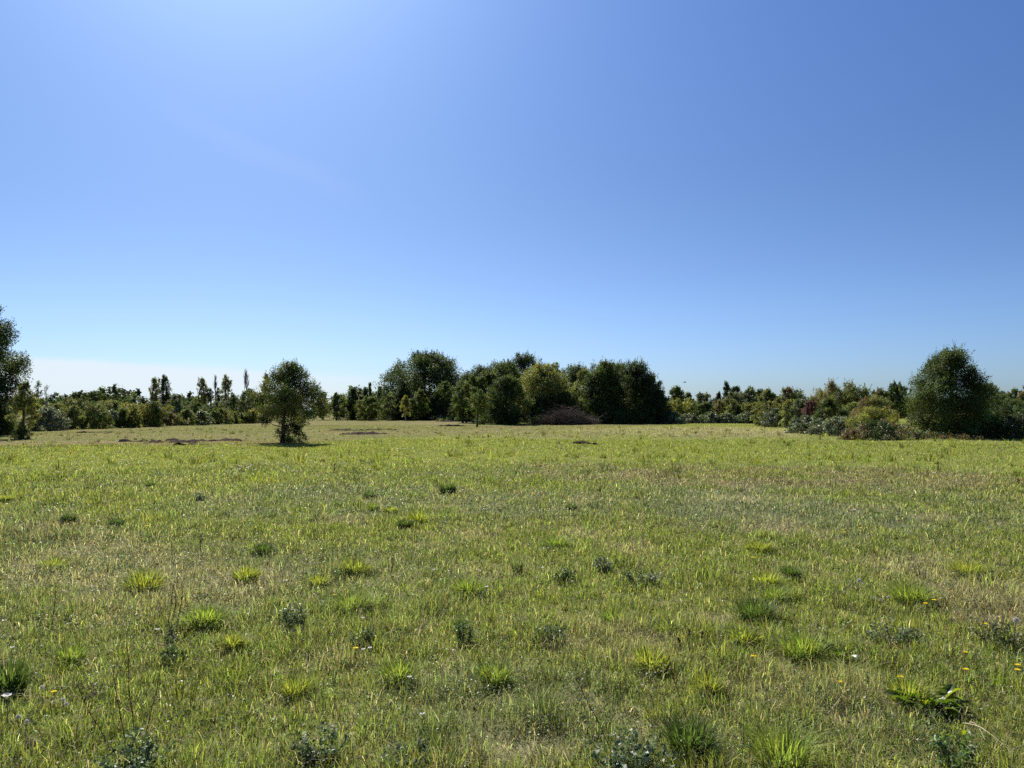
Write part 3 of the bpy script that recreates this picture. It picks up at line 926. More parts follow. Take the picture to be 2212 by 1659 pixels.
    for px, D, t, l, r_, pf, c, acc, lab, nm in [
            (1461, 112, 832, 1444, 1480, 'egg', 'mid', 'olive', 'spiky small tree next to the copse end', 'small_tree'),
            (1484, 125, 846, 1472, 1497, 'round', 'far', None, 'small round dark tree beside the spiky one past the copse', 'small_tree'),
            (1470, 104, 862, 1452, 1492, 'fan', 'yellow', 'olive', 'yellow straw tinted bush in front of the spiky small tree', 'field_bush'),
            (1498, 106, 870, 1482, 1516, 'round', 'mid', 'olive', 'soft green bush behind the brambles, beside the straw tinted bush', 'field_bush'),
            (1520, 122, 849, 1494, 1548, 'round', 'olive', 'far', 'broad olive tree behind the middle of the bramble hedge', 'small_tree'),
            (1520, 103, 868, 1500, 1542, 'round', 'mid', None, 'dark green bush directly behind the tallest bramble mound', 'field_bush'),
            (1552, 126, 844, 1544, 1562, 'cone', 'dark', None, 'small conical dark tree between broad olive ones past the copse', 'small_tree'),
            (1554, 104, 864, 1538, 1574, 'round', 'olive', 'brown', 'brownish olive bush before the small conical tree', 'field_bush'),
            (1571, 136, 822, 1562, 1580, 'poplar', 'dark', None, 'tall dark narrow poplar standing above all bushes past the copse', 'poplar'),
            (1589, 134, 830, 1579, 1599, 'poplar', 'dark', None, 'shorter dark poplar just past the tall narrow one', 'poplar'),
            (1590, 122, 846, 1562, 1616, 'round', 'olive', 'far', 'domed olive tree below the two dark narrow poplars', 'small_tree'),
            (1620, 124, 834, 1598, 1640, 'round', 'far', 'olive', 'dark domed tree with a tufted top past the two narrow poplars', 'small_tree'),
            (1582, 101, 862, 1566, 1600, 'egg', 'pale', 'yellow', 'light green bush in front of the domed olive tree', 'field_bush'),
            (1594, 100, 876, 1588, 1602, 'spire', 'dark', None, 'slim dark bush beside the light green one', 'field_bush'),
            (1618, 102, 868, 1598, 1640, 'round', 'olive', None, 'olive bush behind the last bramble mound', 'field_bush'),
            (1652, 116, 839, 1634, 1676, 'round', 'mid', 'olive', 'mid green spreading tree behind the yellowish bushes', 'small_tree'),
            (1700, 112, 835, 1680, 1724, 'round', 'mid', 'brown', 'brownish bushy tree with a dark tuft on top behind the light green bush', 'small_tree'),
            (1660, 80, 866, 1630, 1690, 'shrub', 'olive', 'yellow', 'big yellowish olive bush at the inner corner of the field', 'field_bush'),
            (1676, 76, 884, 1648, 1704, 'mound', 'bramble', None, 'grey green low bush at the foot of the big yellowish olive bush', 'field_bush'),
            (1702, 73, 860, 1688, 1722, 'shrub', 'yellow', 'pale', 'light yellow green upright bush beside the grey green low one', 'field_bush'),
            (1728, 70, 862, 1704, 1752, 'round', 'oak', 'grey', 'dark bluish bush between the light yellow green and the purple bush', 'field_bush'),
            (1752, 64, 864, 1732, 1772, 'round', 'red', 'brown', 'dark purple red leaved bush, only one of its colour', 'field_bush'),
            (1794, 62, 860, 1762, 1826, 'egg', 'mid', 'oak', 'dense dark green conical bush beside the purple leaved one', 'field_bush'),
            (1780, 74, 846, 1746, 1800, 'fan', 'olive', 'brown', 'thin topped olive shrub behind the dense conical bush', 'field_bush'),
            (1812, 76, 825, 1772, 1846, 'fan', 'olive', 'brown', 'tallest sparse olive thicket with long bare shoots on top', 'field_bush'),
            (1858, 74, 834, 1828, 1884, 'fan', 'olive', 'mid', 'sparse olive thicket leaning towards the green trees, beside the tallest thicket', 'field_bush'),
            (1846, 66, 870, 1812, 1880, 'shrub', 'mid', 'olive', 'dull green bush under the sparse olive thickets', 'field_bush')]:
        fan = pf == 'fan'
        w_ = (r_ - l) * .08 if nm != 'poplar' else 0
        l, r_ = l - w_, r_ + w_
        tree(nm, lab, 'tree' if nm != 'field_bush' else 'shrub', px, D, t, l, r_, 'shrub' if nm == 'small_tree' and pf != 'cone' else pf, c, bot=2000 if nm != 'poplar' else 895, group=D2 if nm != 'poplar' else 'dark narrow poplars past the copse',
             dens=.75 if fan else 1.1, shoots=36 if fan else 10, lobes=20 if fan else 16, acc=acc, accw=.12, stems=3 if nm == 'field_bush' else 1,
             soft='foliage' if nm == 'field_bush' else 'crown', wood='stem' if nm == 'field_bush' else 'trunk', tr=.03 if nm == 'field_bush' else .09,
             twigs=5 if fan else 0, spread=1.25 if fan else 1.0, sl0=1.8 if fan else 1.0, mat=M_GLOSS if c == 'bramble' else None)
    RB = 'low plants along the near bushes'
    shrub('bramble', 'grey green sprawling low bramble below the purple leaved bush', 1742, 938, 902, 1706, 1786, 'bramble', 'mound', D=56, dens=1.3, mat=M_GLOSS, group=RB, leaf=1.5, shoots=20)
    shrub('bramble', 'pale grey green bramble mound below the dense conical bush', 1812, 941, 903, 1768, 1858, 'grey', 'mound', D=51, dens=1.4, mat=M_GLOSS, group=RB, leaf=1.5, shoots=20)
    shrub('field_bush', 'brown tinted bush behind the lit lime green bush', 1890, 930, 856, 1852, 1928, 'brown', 'shrub', D=58, dens=1.0, acc='olive', accw=.2, shoots=30)
    shrub('field_bush', 'lit lime green bush growing out of the dark bramble mound', 1884, 944, 880, 1842, 1934, 'yellow', 'shrub', D=48, dens=1.0, acc='mid', shoots=36, stems=3)
    shrub('bramble', 'dark bramble mound with dead canes under the lit lime green bush', 1898, 952, 912, 1842, 1962, 'oak', 'mound', D=43.5, dens=1.1, mat=M_GLOSS, group=RB, leaf=1.3, shoots=30, acc='brown', accw=.14, twigs=5, stems=4)
    shrub('dry_plant', 'reddish brown dry plant clump at the foot of the dark bramble mound', 1842, 953, 930, 1818, 1866, 'rust', 'mound', 'plant', D=43, dens=.7, acc='brown', twigs=4, stems=4, tr=.02)
    shrub('dry_plant', 'sparse grey brown dry weeds between the bramble mound and the big dome tree', 1990, 951, 932, 1952, 2034, 'brown', 'mound', 'plant', D=44.5, dens=.4, acc='grey', twigs=6, stems=6, tr=.014, shoots=40)
    shrub('dry_plant', 'short row of brown dry weeds along the foot of the big dome tree', 2052, 951, 940, 2012, 2110, 'brown', 'mound', 'plant', D=43.2, dens=.4, acc='rust', twigs=5, stems=6, tr=.012, shoots=40)
    # --- big dome tree and what stands round it
    tree('small_tree', 'dull green bushy tree behind the lit lime green bush', 'tree', 1900, 92, 838, 1874, 1924, 'round', 'mid', bot=905, dens=1.1, acc='brown', group=D2)
    tree('small_tree', 'green round tree just before the big dome tree, with a clear edge against the sky', 'tree', 1938, 106, 824, 1908, 1970, 'round', 'mid', bot=898, dens=1.1, acc='dark', shoots=30, group=D2)
    shrub('field_bush', 'arched yellow bush with a dark hollow beside the big dome tree', 1970, 905, 860, 1950, 1994, 'yellow', 'fan', D=140, dens=.9, acc='olive', shoots=26)
    shrub('field_bush', 'small low bush beside the arched yellow bush', 1940, 903, 893, 1926, 1954, 'brown', 'mound', D=150, acc='mid')
    tree('dome_tree', 'big dome shaped tree with leaves to the ground, one side lit and one black', 'tree', 2058, 46, 751, 1980, 2132, 'oak', 'oak',
         bot=948, dens=1.5, shoots=120, lobes=30, acc='mid', accw=.20, tr=.14, leaf=1.2, hollow=.16, bough=.9)
    bare_tree('dead_shoot', 'two thin leafless shoots sticking up from the top of the dome tree', 'branch', 2066, 46.3, 745, 2058, 2078, M_BARK, bot=780, n=5)
    tree('pale_tree', 'pale silvery round tree peeping past the shoulder of the dome tree', 'tree', 2136, 170, 826, 2118, 2154, 'fan', 'grey', bot=885, dens=.9, shoots=24)
    tree('edge_tree', 'green tree past the dome tree, nearer of two with tufted tops', 'tree', 2166, 120, 845, 2140, 2192, 'round', 'far', bot=905, dens=1.1)
    tree('edge_tree', 'spiky topped green tree past the dome tree, next to the reddish tree', 'tree', 2192, 112, 838, 2172, 2216, 'round', 'mid', bot=905, dens=1.1, acc='dark')
    tree('edge_tree', 'reddish tinged tree cut by the frame edge past the dome tree', 'tree', 2218, 104, 828, 2196, 2250, 'egg', 'mid', bot=905, dens=1.0, acc='brown', accw=.2)
    shrub('field_bush', 'dark wide bush under the trees past the dome tree', 2170, 912, 866, 2122, 2230, 'oak', 'shrub', D=98, dens=1.3)
    shrub('bramble', 'black bramble bank in the shade between the dome tree and the frame edge', 2130, 951, 903, 2080, 2186, 'oak', 'mound', D=45.5, dens=1.4, mat=M_GLOSS, leaf=1.3, group=RB, shoots=24)
    shrub('bramble', 'dark bramble bank cut by the frame edge, with pale lit leaves', 2206, 951, 897, 2160, 2270, 'oak', 'mound', D=44.5, dens=1.3, mat=M_GLOSS, leaf=1.4, group=RB, acc='grey', accw=.08, shoots=24)


def treeline():
    """the far wood that closes the horizon, one mass"""
    r = np.random.default_rng(5)
    buf = Buf()
    for i in range(210):
        az = math.radians(r.uniform(-43, 43))
        D = r.uniform(330, 420) + 25 * math.sin(i)
        x, y = D * math.tan(az), D
        H = r.uniform(6.5, 10.5) * (1 + .2 * math.sin(az * 23))
        R = r.uniform(5, 9)
        c = np.array((.055, .080, .036)) * r.lognormal(0, .2)
        lf, cl, ov, _, _ = make_crown(r, 'round', H, 0, R, 0, c, 1.0, .42, 1, 6, 8)
        lf = lf + np.array((x, y, 0))
        leaf_quads(buf, r, lf, r.uniform(.7, 1.5, len(lf)), cl, up=.4, ratio=.7, out=ov)
    o = link('distant_woods', buf.mesh('distant_woods', M_LEAF))
    o['kind'] = 'stuff'
    o['label'] = 'hazy far woods along the horizon'


# ------------------------------------------------------------------ bare earth, heaps, bird
def earth_patch(px, py, wpx, D0, D1, amp, label, seed):
    wpx *= 1.15
    D = (D0 + D1) / 2
    X = x_at(px, D)
    W = wpx * K * D / F
    nx, ny = int(max(60, W / .10)), int(max(24, (D1 - D0) / .12))
    gx, gy = np.meshgrid(np.linspace(-W / 2, W / 2, nx), np.linspace(D0 - D, D1 - D, ny), indexing='ij')
    x, y = gx.ravel(), gy.ravel()
    e = 1 - np.hypot(x / (W / 2), y / ((D1 - D0) / 2))
    m = sstep(.05, .45, e * .9 + (fbm(x * .35 + seed, y * 1.2, 1.1, seed) - .52) * 2.6)
    clod = np.clip(fbm(x, y, .55, seed + 3) - .42, 0, 1) * 2.2
    z = height(x + X, y + D) - .10 + m * (.115 + amp * .8 * clod)
    i = np.arange(nx - 1)[:, None] * ny
    j = np.arange(ny - 1)[None, :]
    q = np.stack([i + j, i + ny + j, i + ny + j + 1, i + j + 1], -1).reshape(-1, 4)
    o = link('bare_earth', make_mesh('bare_earth', np.stack([x, y, z], 1), quads=q, mat=M_EARTH), loc=(X, D, 0))
    o['kind'] = 'structure'
    o['label'] = label


def brush_pile():
    r = np.random.default_rng(3)
    D = 89.0
    X = x_at(1222, D)
    root = thing('brush_pile', 'big heap of dead grey brown branches and twigs lying against the copse', 'brush pile', (X, D, h1(X, D)))
    W, H = 57 * K * D / F, z_at(868, D)

    def stick(buf, n, lmin, lmax, rad):
        for _ in range(n):
            a = r.uniform(0, 6.28)
            q = math.sqrt(r.uniform())
            bx, by = W * q * math.cos(a), 1.7 * q * math.sin(a)
            hh = H * (1 - q * .93) ** .8 * r.uniform(.05, .95)
            L = r.uniform(lmin, lmax)
            d = unit(np.array((r.normal(0, 1) + bx * .25, r.normal(0, .8), abs(r.normal(.15, .45)))))
            s = np.array((bx, by, max(hh - d[2] * L * .5, .0)))
            p = sway(r, s, s + d * L, 5, .16)
            p[:, 2] = np.clip(p[:, 2], .0, H * 1.08)
            tube(buf, p, np.linspace(rad, rad * .35, 5) * r.uniform(.6, 1.3), 3)

    b = Buf()
    stick(b, 2300, .5, 1.7, .018)
    o = link('twigs', b.mesh('twigs', M_DEAD), root)
    o['kind'] = 'stuff'
    for _ in range(16):
        b = Buf()
        stick(b, 1, 2.0, 3.6, .05)
        link('branch', b.mesh('branch', M_DEAD), root)


def small_heap(px, py, wpx, H, label, col):
    r = np.random.default_rng(int(px))
    x, y = ground_at(px, py)
    W = wpx * K * y / F / 2
    root = thing('dead_plant_heap', label, 'plant heap', (x, y, h1(x, y)))
    b = Buf()
    for _ in range(420):
        a, q = r.uniform(0, 6.28), math.sqrt(r.uniform())
        s = np.array((W * q * math.cos(a), W * .6 * q * math.sin(a), 0))
        d = unit(r.normal(size=3) + np.array((0, 0, .5)))
        d[2] = abs(d[2])
        e = s + d * H * r.uniform(.5, 1.1) * (1.1 - q * .6)
        tube(b, sway(r, s, e, 4, .2), np.linspace(.012, .005, 4), 3)
    link('twigs', b.mesh('twigs', M_DEAD), root)
    b = Buf()
    n = 420
    a, q = r.uniform(0, 6.28, n), np.sqrt(r.uniform(size=n))
    cen = np.stack([W * q * np.cos(a), W * .6 * q * np.sin(a), H * (1 - q ** 2) * r.uniform(.2, 1, n)], 1)
    leaf_quads(b, r, cen, r.uniform(.03, .07, n), np.array(col)[None, :] * r.lognormal(0, .3, (n, 1)), up=.6)
    link('leaves', b.mesh('leaves', M_LEAF), root)


def bird():
    D = 75.0
    X, Z = x_at(1479.5, D), z_at(826, D)
    root = thing('bird', 'small dark bird flying above the bushes past the copse', 'bird', (X, D, Z))
    b = Buf()
    p = np.array([(-.14, 0, 0), (-.11, 0, .01), (-.04, 0, .012), (.04, 0, .012), (.10, 0, .02), (.14, 0, .022), (.17, 0, .015)])
    tube(b, p, [.022, .018, .036, .042, .026, .024, .004], 8)
    link('body', b.mesh('body', M_FEATHER), root)
    for s in (-1, 1):
        w = Buf()
        pts = [(.06, 0, .02), (.08, .14 * s, .07), (.03, .30 * s, .05), (-.06, .16 * s, .06), (-.05, 0, .02)]
        v = np.array(pts + [(a, bb, c + .008) for a, bb, c in pts])
        w.add(v, t=[(0, 1, 3), (1, 2, 3), (0, 3, 4), (5, 8, 6), (6, 8, 7), (5, 9, 8)],
              q=[(0, 5, 6, 1), (1, 6, 7, 2), (2, 7, 8, 3), (3, 8, 9, 4)])
        link('wing', w.mesh('wing', M_FEATHER), root)
    w = Buf()
    w.add([(-.13, -.008, 0), (-.13, .008, 0), (-.22, .03, 0), (-.22, -.03, 0), (-.13, -.008, .006), (-.13, .008, .006), (-.22, .03, .006), (-.22, -.03, .006)],
          q=[(0, 1, 2, 3), (7, 6, 5, 4), (0, 4, 5, 1), (2, 6, 7, 3)])
    link('tail', w.mesh('tail', M_FEATHER), root)


# ------------------------------------------------------------------ things in the meadow
def tuft_mesh(seed, H, R, n, col, wid=.005):
    r = np.random.default_rng(seed)
    q = np.sqrt(r.uniform(size=n)) * R * .52
    a = r.uniform(0, 6.28, n)
    az = a + r.normal(0, .5, n)
    reach = r.uniform(.10, .9, n)
    c = np.array(col)[None, :] * r.lognormal(0, .25, (n, 1)) * (1 + r.normal(0, .07, (n, 3)))
    L = H * r.uniform(.45, 1.1, n) * (1.1 - .35 * np.sqrt(q / (R * .52)))
    V, T, C = [], [], []
    bx, by = q * np.cos(a), q * np.sin(a)
    wa = az + np.pi / 2 + r.normal(0, .5, n)
    w = np.stack([np.cos(wa), np.sin(wa), np.zeros(n)], 1) * (wid * r.uniform(.6, 1.3, n))[:, None] * .5
    prof = [(0, 0, 1), (.25, .50, 1.0), (.58, .88, .8), (1.0, .95 - .0, 0)]
    rows = []
    for k, (o, h, ww) in enumerate(prof):
        droop = (h if k < 3 else 1.12) - (.34 * reach ** 2 if k == 3 else .06 * reach if k == 2 else 0)
        p = np.stack([bx + np.cos(az) * o * R * reach, by + np.sin(az) * o * R * reach, L * droop - (.01 if k == 0 else 0)], 1)
        rows.append((p - w * ww, p + w * ww))
    v = np.stack([rows[0][0], rows[0][1], rows[1][0], rows[1][1], rows[2][0], rows[2][1], rows[3][0]], 1).reshape(-1, 3)
    i = np.arange(n)[:, None] * 7
    t = np.concatenate([i + np.array([x]) for x in ([0, 1, 2], [1, 3, 2], [2, 3, 4], [3, 5, 4], [4, 5, 6])])
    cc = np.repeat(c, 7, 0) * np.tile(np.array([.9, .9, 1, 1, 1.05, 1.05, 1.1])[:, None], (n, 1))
    return make_mesh('leaves', v, t, cols=cc, mat=M_GRASS)


TUFTS = [
    # px, py base, half width px, height px, colour, label
    (310, 1275, 44, 46, 'b', 'bright spiky grass tuft beside the tallest brown seed stalks, widest of its row'),
    (570, 1198, 19, 24, 'd', 'small dark hearted grass tuft standing alone below the lone oak, nearest such to it'),
    (902, 1136, 24, 30, 'b', 'yellow green grass tuft touching a darker one, mid field below the great oak'),
    (875, 1146, 17, 22, 'd', 'dark grass tuft touching the yellow green one, mid field below the great oak'),
    (968, 1068, 18, 22, 'd', 'dark grass tuft among grey weeds below the gap between great oak and copse'),
    (765, 1242, 34, 34, 'b', 'bright grass tuft with a dark foot, below the twin mid field tufts'),
    (1202, 1186, 30, 28, 'g', 'loose green grass tuft behind the dark leafy weed at mid field'),
    (1652, 1268, 36, 34, 'b', 'yellow green grass tuft, back one of three in a line towards the frame edge'),
    (1708, 1250, 22, 26, 'd', 'dark grass tuft just behind the yellow green back tuft of three'),
    (1632, 1342, 42, 44, 'd', 'big dark hearted grass tuft, middle one of three in a line'),
    (1672, 1300, 30, 30, 'g', 'green grass tuft wedged between the back and the middle tuft of three'),
    (1604, 1395, 34, 40, 'b', 'bright broad bladed grass tuft, front one of three in a line'),
    (1732, 1425, 46, 60, 'g', 'tall green grass tuft beside the yellow leaved dock'),
    (1408, 1452, 40, 56, 'b', 'bright fountain grass tuft standing alone in front of dry ground, past the frame middle'),
    (1436, 1372, 30, 30, 'g', 'low green grass tuft behind the bright fountain tuft'),
    (1528, 1498, 34, 40, 'b', 'yellow tipped grass tuft between dark plantain stalks and straw'),
    (1492, 1628, 56, 74, 'd', 'large dark green grass tuft close to the bottom edge, past the frame middle'),
    (1690, 1656, 70, 84, 'g', 'largest green grass tuft, cut by the bottom edge in front of straw'),
    (760, 1322, 46, 40, 'g', 'wide flat green grass tuft left of the frame middle, near the grey leafy weed'),
    (532, 1256, 30, 34, 'b', 'bright grass tuft halfway between the brown stalks and the grey leafy weed'),
    (118, 1228, 34, 26, 'b', 'yellow green grass tuft with a dark foot near the frame edge'),
    (150, 1432, 32, 44, 'g', 'fresh green upright grass tuft near the frame edge with a white flower by it'),
    (440, 1352, 46, 44, 'g', 'broad bladed green grass patch just past the tallest brown stalks'),
    (690, 1268, 24, 26, 'b', 'small yellow green grass tuft beside the bright dark footed tuft'),
    (18, 1500, 40, 74, 'd', 'dark green grass tuft cut by the frame edge'),
    (1012, 1285, 40, 40, 'g', 'soft green grass tuft at the frame middle among white specks'),
    (1118, 1240, 16, 44, 't', 'thin upright greyish grass tuft at the frame middle, finest blades of all'),
    (845, 1112, 16, 18, 'b', 'small yellow green grass tuft right behind the twin mid field tufts'),
    (806, 1104, 16, 16, 'g', 'small green grass tuft, second behind the twin mid field tufts'),
    (798, 1078, 13, 14, 'd', 'small dark grass tuft among grey weeds, third behind the twin mid field tufts'),
    (252, 1138, 15, 18, 'd', 'small dark grass tuft near white straw specks below the hedge willow'),
    (148, 1130, 16, 18, 'd', 'small dark grass tuft with a white speck, near the frame edge'),
    (162, 1162, 20, 16, 'g', 'low grass tuft with white specks at its foot, near the frame edge'),
    (236, 1168, 12, 14, 'd', 'tiny dark grass tuft below the one near white straw specks'),
    (324, 1054, 9, 11, 'd', 'tiny far grass tuft below the darkest poplar'),
    (12, 1086, 15, 14, 'b', 'small bright far grass tuft cut by the frame edge'),
    (1640, 1190, 30, 26, 'b', 'yellow grass tuft behind the three in a line'),
    (1970, 1300, 44, 44, 'g', 'green grass tuft behind the orange yellow dandelions'),
    (2090, 1245, 34, 36, 'b', 'yellow green grass tuft in brownish ground near the frame edge'),
    (1235, 1105, 12, 14, 'd', 'tiny dark grass tuft among grey weeds below the dead branch heap'),
    (500, 1400, 34, 34, 'b', 'small bright grass tuft between the broad bladed patch and the grey leafy weed'),
    (860, 1470, 40, 44, 'g', 'loose green grass tuft in the lower middle beside a yellow leaf'),
    (1960, 1520, 46, 52, 'b', 'yellow green grass tuft growing through the big dock plant'),
    (1330, 1345, 34, 30, 'g', 'dull green grass tuft in front of the grey topped weed'),
    (640, 1500, 34, 44, 'b', 'thin yellow green grass tuft with one tall blade, lower left of the middle'),
    (1070, 1480, 40, 50, 'g', 'green grass tuft under the long dead stalks, lower middle'),
]
TCOL = {'b': (.245, .27, .050), 'g': (.185, .235, .050), 'd': (.075, .112, .030), 't': (.170, .195, .095)}


def tufts():
    for i, (px, py, hw, hp, c, lab) in enumerate(TUFTS):
        x, y = ground_at(px, py)
        m = K * y / F
        H = max(hp * m * 1.08, .07)
        R = hw * m * 1.38
        n = int(np.clip(70 + 42 * R / .03, 120, 420) * (1.5 if c == 'd' else 1))
        root = thing('grass_tuft', lab, 'grass tuft', (x, y, h1(x, y)), 'separate grass tufts in the meadow', i * 1.7)
        w = .0052 * max(1, y / 6) ** .7 * (1.35 if 'broad' in lab else .6 if c == 't' else 1)
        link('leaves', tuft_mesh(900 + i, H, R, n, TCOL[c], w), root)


WEEDS = [
    (1303, 1236, 24, 26, .019, (.110, .135, .085), 'grey topped round weed with an orange leaf, near the frame middle'),
    (1222, 1260, 25, 26, .018, (.045, .075, .028), 'dark leafy weed near the grey topped one'),
    (628, 1362, 34, 44, .018, (.080, .105, .062), 'grey leafy weed with a black shaded side, below the small lone tuft'),
    (300, 1672, 84, 70, .017, (.085, .118, .062), 'largest leafy weed, cut by the bottom edge near the corner, brown stems rising from it'),
    (375, 1432, 24, 40, .015, (.080, .115, .050), 'upright leafy weed below the dark weed with tall stalks'),
    (368, 1388, 16, 26, .013, (.055, .075, .035), 'small dark weed at the foot of the tallest brown stalks'),
    (1350, 1672, 110, 58, .018, (.080, .108, .066), 'wide grey green leafy weed at the bottom edge, past the frame middle'),
    (700, 1640, 60, 46, .017, (.078, .108, .055), 'grey green leafy weed at the bottom edge, between the corner weed and the frame middle'),
    (895, 1665, 70, 36, .016, (.085, .110, .075), 'low pale leaved weed at the bottom edge just left of the frame middle'),
    (1190, 1390, 40, 34, .015, (.060, .095, .040), 'green weed clump with white upright blades, at the frame middle'),
    (785, 1395, 30, 28, .015, (.075, .105, .055), 'small greyish weed with a white flower, above the lower middle'),
    (1000, 1390, 26, 40, .015, (.070, .110, .035), 'leafy green weed with pale purple tips, at the frame middle'),
    (1930, 1392, 60, 34, .016, (.095, .115, .070), 'pale dry leaved weed behind the big dock'),
    (1380, 1268, 44, 30, .015, (.060, .085, .045), 'spreading dark weed past the grey topped one'),
    (430, 1082, 15, 11, .035, (.120, .140, .100), 'pale grey flat weed far off below the poplars'),
    (2160, 1400, 50, 50, .015, (.085, .095, .055), 'brownish weed with white fluff at the frame edge'),
    (2060, 1640, 70, 36, .016, (.065, .105, .040), 'green weed at the bottom edge below the big dock'),
]


def weeds():
    for i, (px, py, hw, hp, ls, col, lab) in enumerate(WEEDS):
        r = np.random.default_rng(400 + i)
        x, y = ground_at(px, py)
        m = K * y / F
        H, R = hp * m * 1.35, hw * m * 1.05
        ls *= 1.25 if y < 9 else .9
        root = thing('leafy_weed', lab, 'weed', (x, y, h1(x, y)), 'leafy weeds in the meadow')
        sb, lb = Buf(), Buf()
        ns = int(np.clip(R / .008, 14, 46))
        for k in range(ns):
            a, q = r.uniform(0, 6.28), math.sqrt(r.uniform())
            e = np.array((R * q * math.cos(a), R * q * math.sin(a), H * (1.05 - .55 * q * q) * r.uniform(.65, 1.05)))
            p = sway(r, e * np.array((.35, .35, 0)) + np.array((0, 0, -.01)), e, 6, .12)
            tube(sb, p, np.linspace(.0022, .001, 6) * max(1, y / 8), 3)
            nl = 34
            t = r.uniform(.2, 1.02, nl)
            c = np.stack([np.interp(t, np.linspace(0, 1, 6), p[:, j]) for j in range(3)], 1) + r.normal(0, ls * .65, (nl, 3))
            c[:, 2] = np.maximum(c[:, 2], .01)
            leaf_quads(lb, r, c, ls * r.uniform(.6, 1.5, nl), np.array(col)[None, :] * 1.4 * r.lognormal(0, .25, (nl, 1)), up=.9, ratio=.6)
        link('stems', sb.mesh('stems', M_STEM), root)['kind'] = 'stuff'
        link('leaves', lb.mesh('leaves', M_GLOSS), root)


def broad_leaf(L, W, curl, twist, seed, colr):
    """one dock leaf as a curved ribbon with wavy edges"""
    r = np.random.default_rng(seed)
    nu, nv = 12, 7
    t = np.linspace(0, 1, nu)
    ang = np.pi * r.uniform(.14, .36) - curl * t ** 1.2
    step = L / (nu - 1)
    px = np.concatenate([[0], np.cumsum(np.cos(ang[:-1]) * step)])
    pz = np.concatenate([[0], np.cumsum(np.sin(ang[:-1]) * step)])
    wd = W * np.clip(np.sin(np.pi * np.clip(t * .93 + .05, 0, 1)) ** .8, .06, 1) * np.clip((t - .08) / .12, .12, 1)
    V, C = [], []
    ph = r.uniform(0, 6)
    for i in range(nu):
        for j in range(nv):
            s = (j / (nv - 1) - .5) * 2
            n_up = np.array((-math.sin(ang[i]), 0, math.cos(ang[i])))
            side = np.array((0, math.cos(twist * t[i]), math.sin(twist * t[i])))
            p = np.array((px[i], 0, pz[i])) + side * s * wd[i] * .5 + n_up * (abs(s) * wd[i] * .22 + .10 * wd[i] * abs(s) * math.sin(t[i] * 17 + ph + s * 2))
            V.append(p)
            C.append(np.array(colr) * 1.25 * (1.25 if j == nv // 2 else 1.0) * r.uniform(.88, 1.12))
    i = np.arange(nu - 1)[:, None] * nv
    j = np.arange(nv - 1)[None, :]
    q = np.stack([i + j, i + nv + j, i + nv + j + 1, i + j + 1], -1).reshape(-1, 4)
    me = make_mesh('leaf', np.array(V), quads=q, cols=np.array(C), mat=M_DOCK)
    me.polygons.foreach_set('use_smooth', np.ones(len(q), bool))
    return me


def docks():
    r = random.Random(4)
    for px, py, n, L, W, cols, lab in [
            (2010, 1533, 52, .155, .056, [(.050, .085, .018), (.075, .12, .02), (.045, .075, .018), (.06, .10, .02), (.12, .14, .02)], 'big dock plant with wide shiny curling leaves near the bottom corner'),
            (1808, 1424, 12, .13, .042, [(.14, .18, .02), (.06, .10, .02), (.11, .16, .02)], 'smaller dock plant with yellow lit leaves, behind the big shiny one'),
            (2082, 1592, 8, .12, .036, [(.12, .15, .02), (.06, .10, .02)], 'smallest dock plant just in front of the big shiny one')]:
        x, y = ground_at(px, py)
        root = thing('dock_plant', lab, 'plant', (x, y, h1(x, y)), 'broad leaved dock plants')
        for k in range(n):
            a = k * 2.4 + r.uniform(-.3, .3)
            l = L * r.uniform(.65, 1.15)
            o = link('leaf', broad_leaf(l, W * r.uniform(.7, 1.15), r.uniform(.8, 2.0), r.uniform(-.9, .9), k + int(px), r.choice(cols)), root,
                     (.15 * (k / n) * math.cos(a) * (L / .19), .09 * (k / n) * math.sin(a) * (L / .19), 0))
            o.rotation_euler = (r.uniform(-.3, .3), r.uniform(-.35, .25), a)


STALKS = [
    (352, 1392, 135, 16, 'tallest brown seed stalk, first of the group rising from the small dark weed'),
    (366, 1392, 150, 16, 'brown seed stalk standing straight up, middle of the tallest group'),
    (376, 1392, 128, 18, 'brown seed stalk with thick seeds leaning out, last of the tallest group'),
    (275, 1620, 170, -26, 'dark thin stalk leaning outward from the corner weed'),
    (292, 1620, 230, -8, 'tall dark thin stalk, straightest one from the corner weed'),
    (312, 1620, 190, 22, 'dark stalk bending over towards the middle from the corner weed'),
    (240, 1620, 150, -50, 'dark stalk leaning farthest outward from the corner weed'),
    (110, 1370, 90, 4, 'short faint brown stalk near the frame edge behind the fresh upright tuft'),
    (1500, 1600, 190, -46, 'long dark stalk leaning back from the grey bottom weed'),
    (1540, 1560, 150, -18, 'dark stalk beside the yellow tipped tuft'),
    (1330, 1640, 170, -66, 'dark stalk leaning far over, above the grey green bottom weed'),
    (845, 1250, 44, 3, 'short brown dotted stalk beside the yellow leaved patch at mid field'),
    (435, 1205, 50, 2, 'short thin brown stalk behind the broad bladed patch'),
    (1938, 1470, 150, -16, 'slender brown stalk behind the big dock plant'),
    (2040, 1460, 120, 30, 'slender brown stalk leaning over the big dock plant'),
    (1490, 1420, 60, -4, 'dark headed plantain stalk, straight, beside the yellow tipped tuft'),
    (1512, 1424, 52, 6, 'dark headed plantain stalk, leaning, beside the yellow tipped tuft'),
    (1474, 1424, 46, -8, 'shortest dark headed plantain stalk beside the yellow tipped tuft'),
    (720, 1030, 26, 1, 'lone far stalk below the young tree row'),
    (2200, 1050, 18, 1, 'lone far stalk near the edge below the dark brambles'),
]


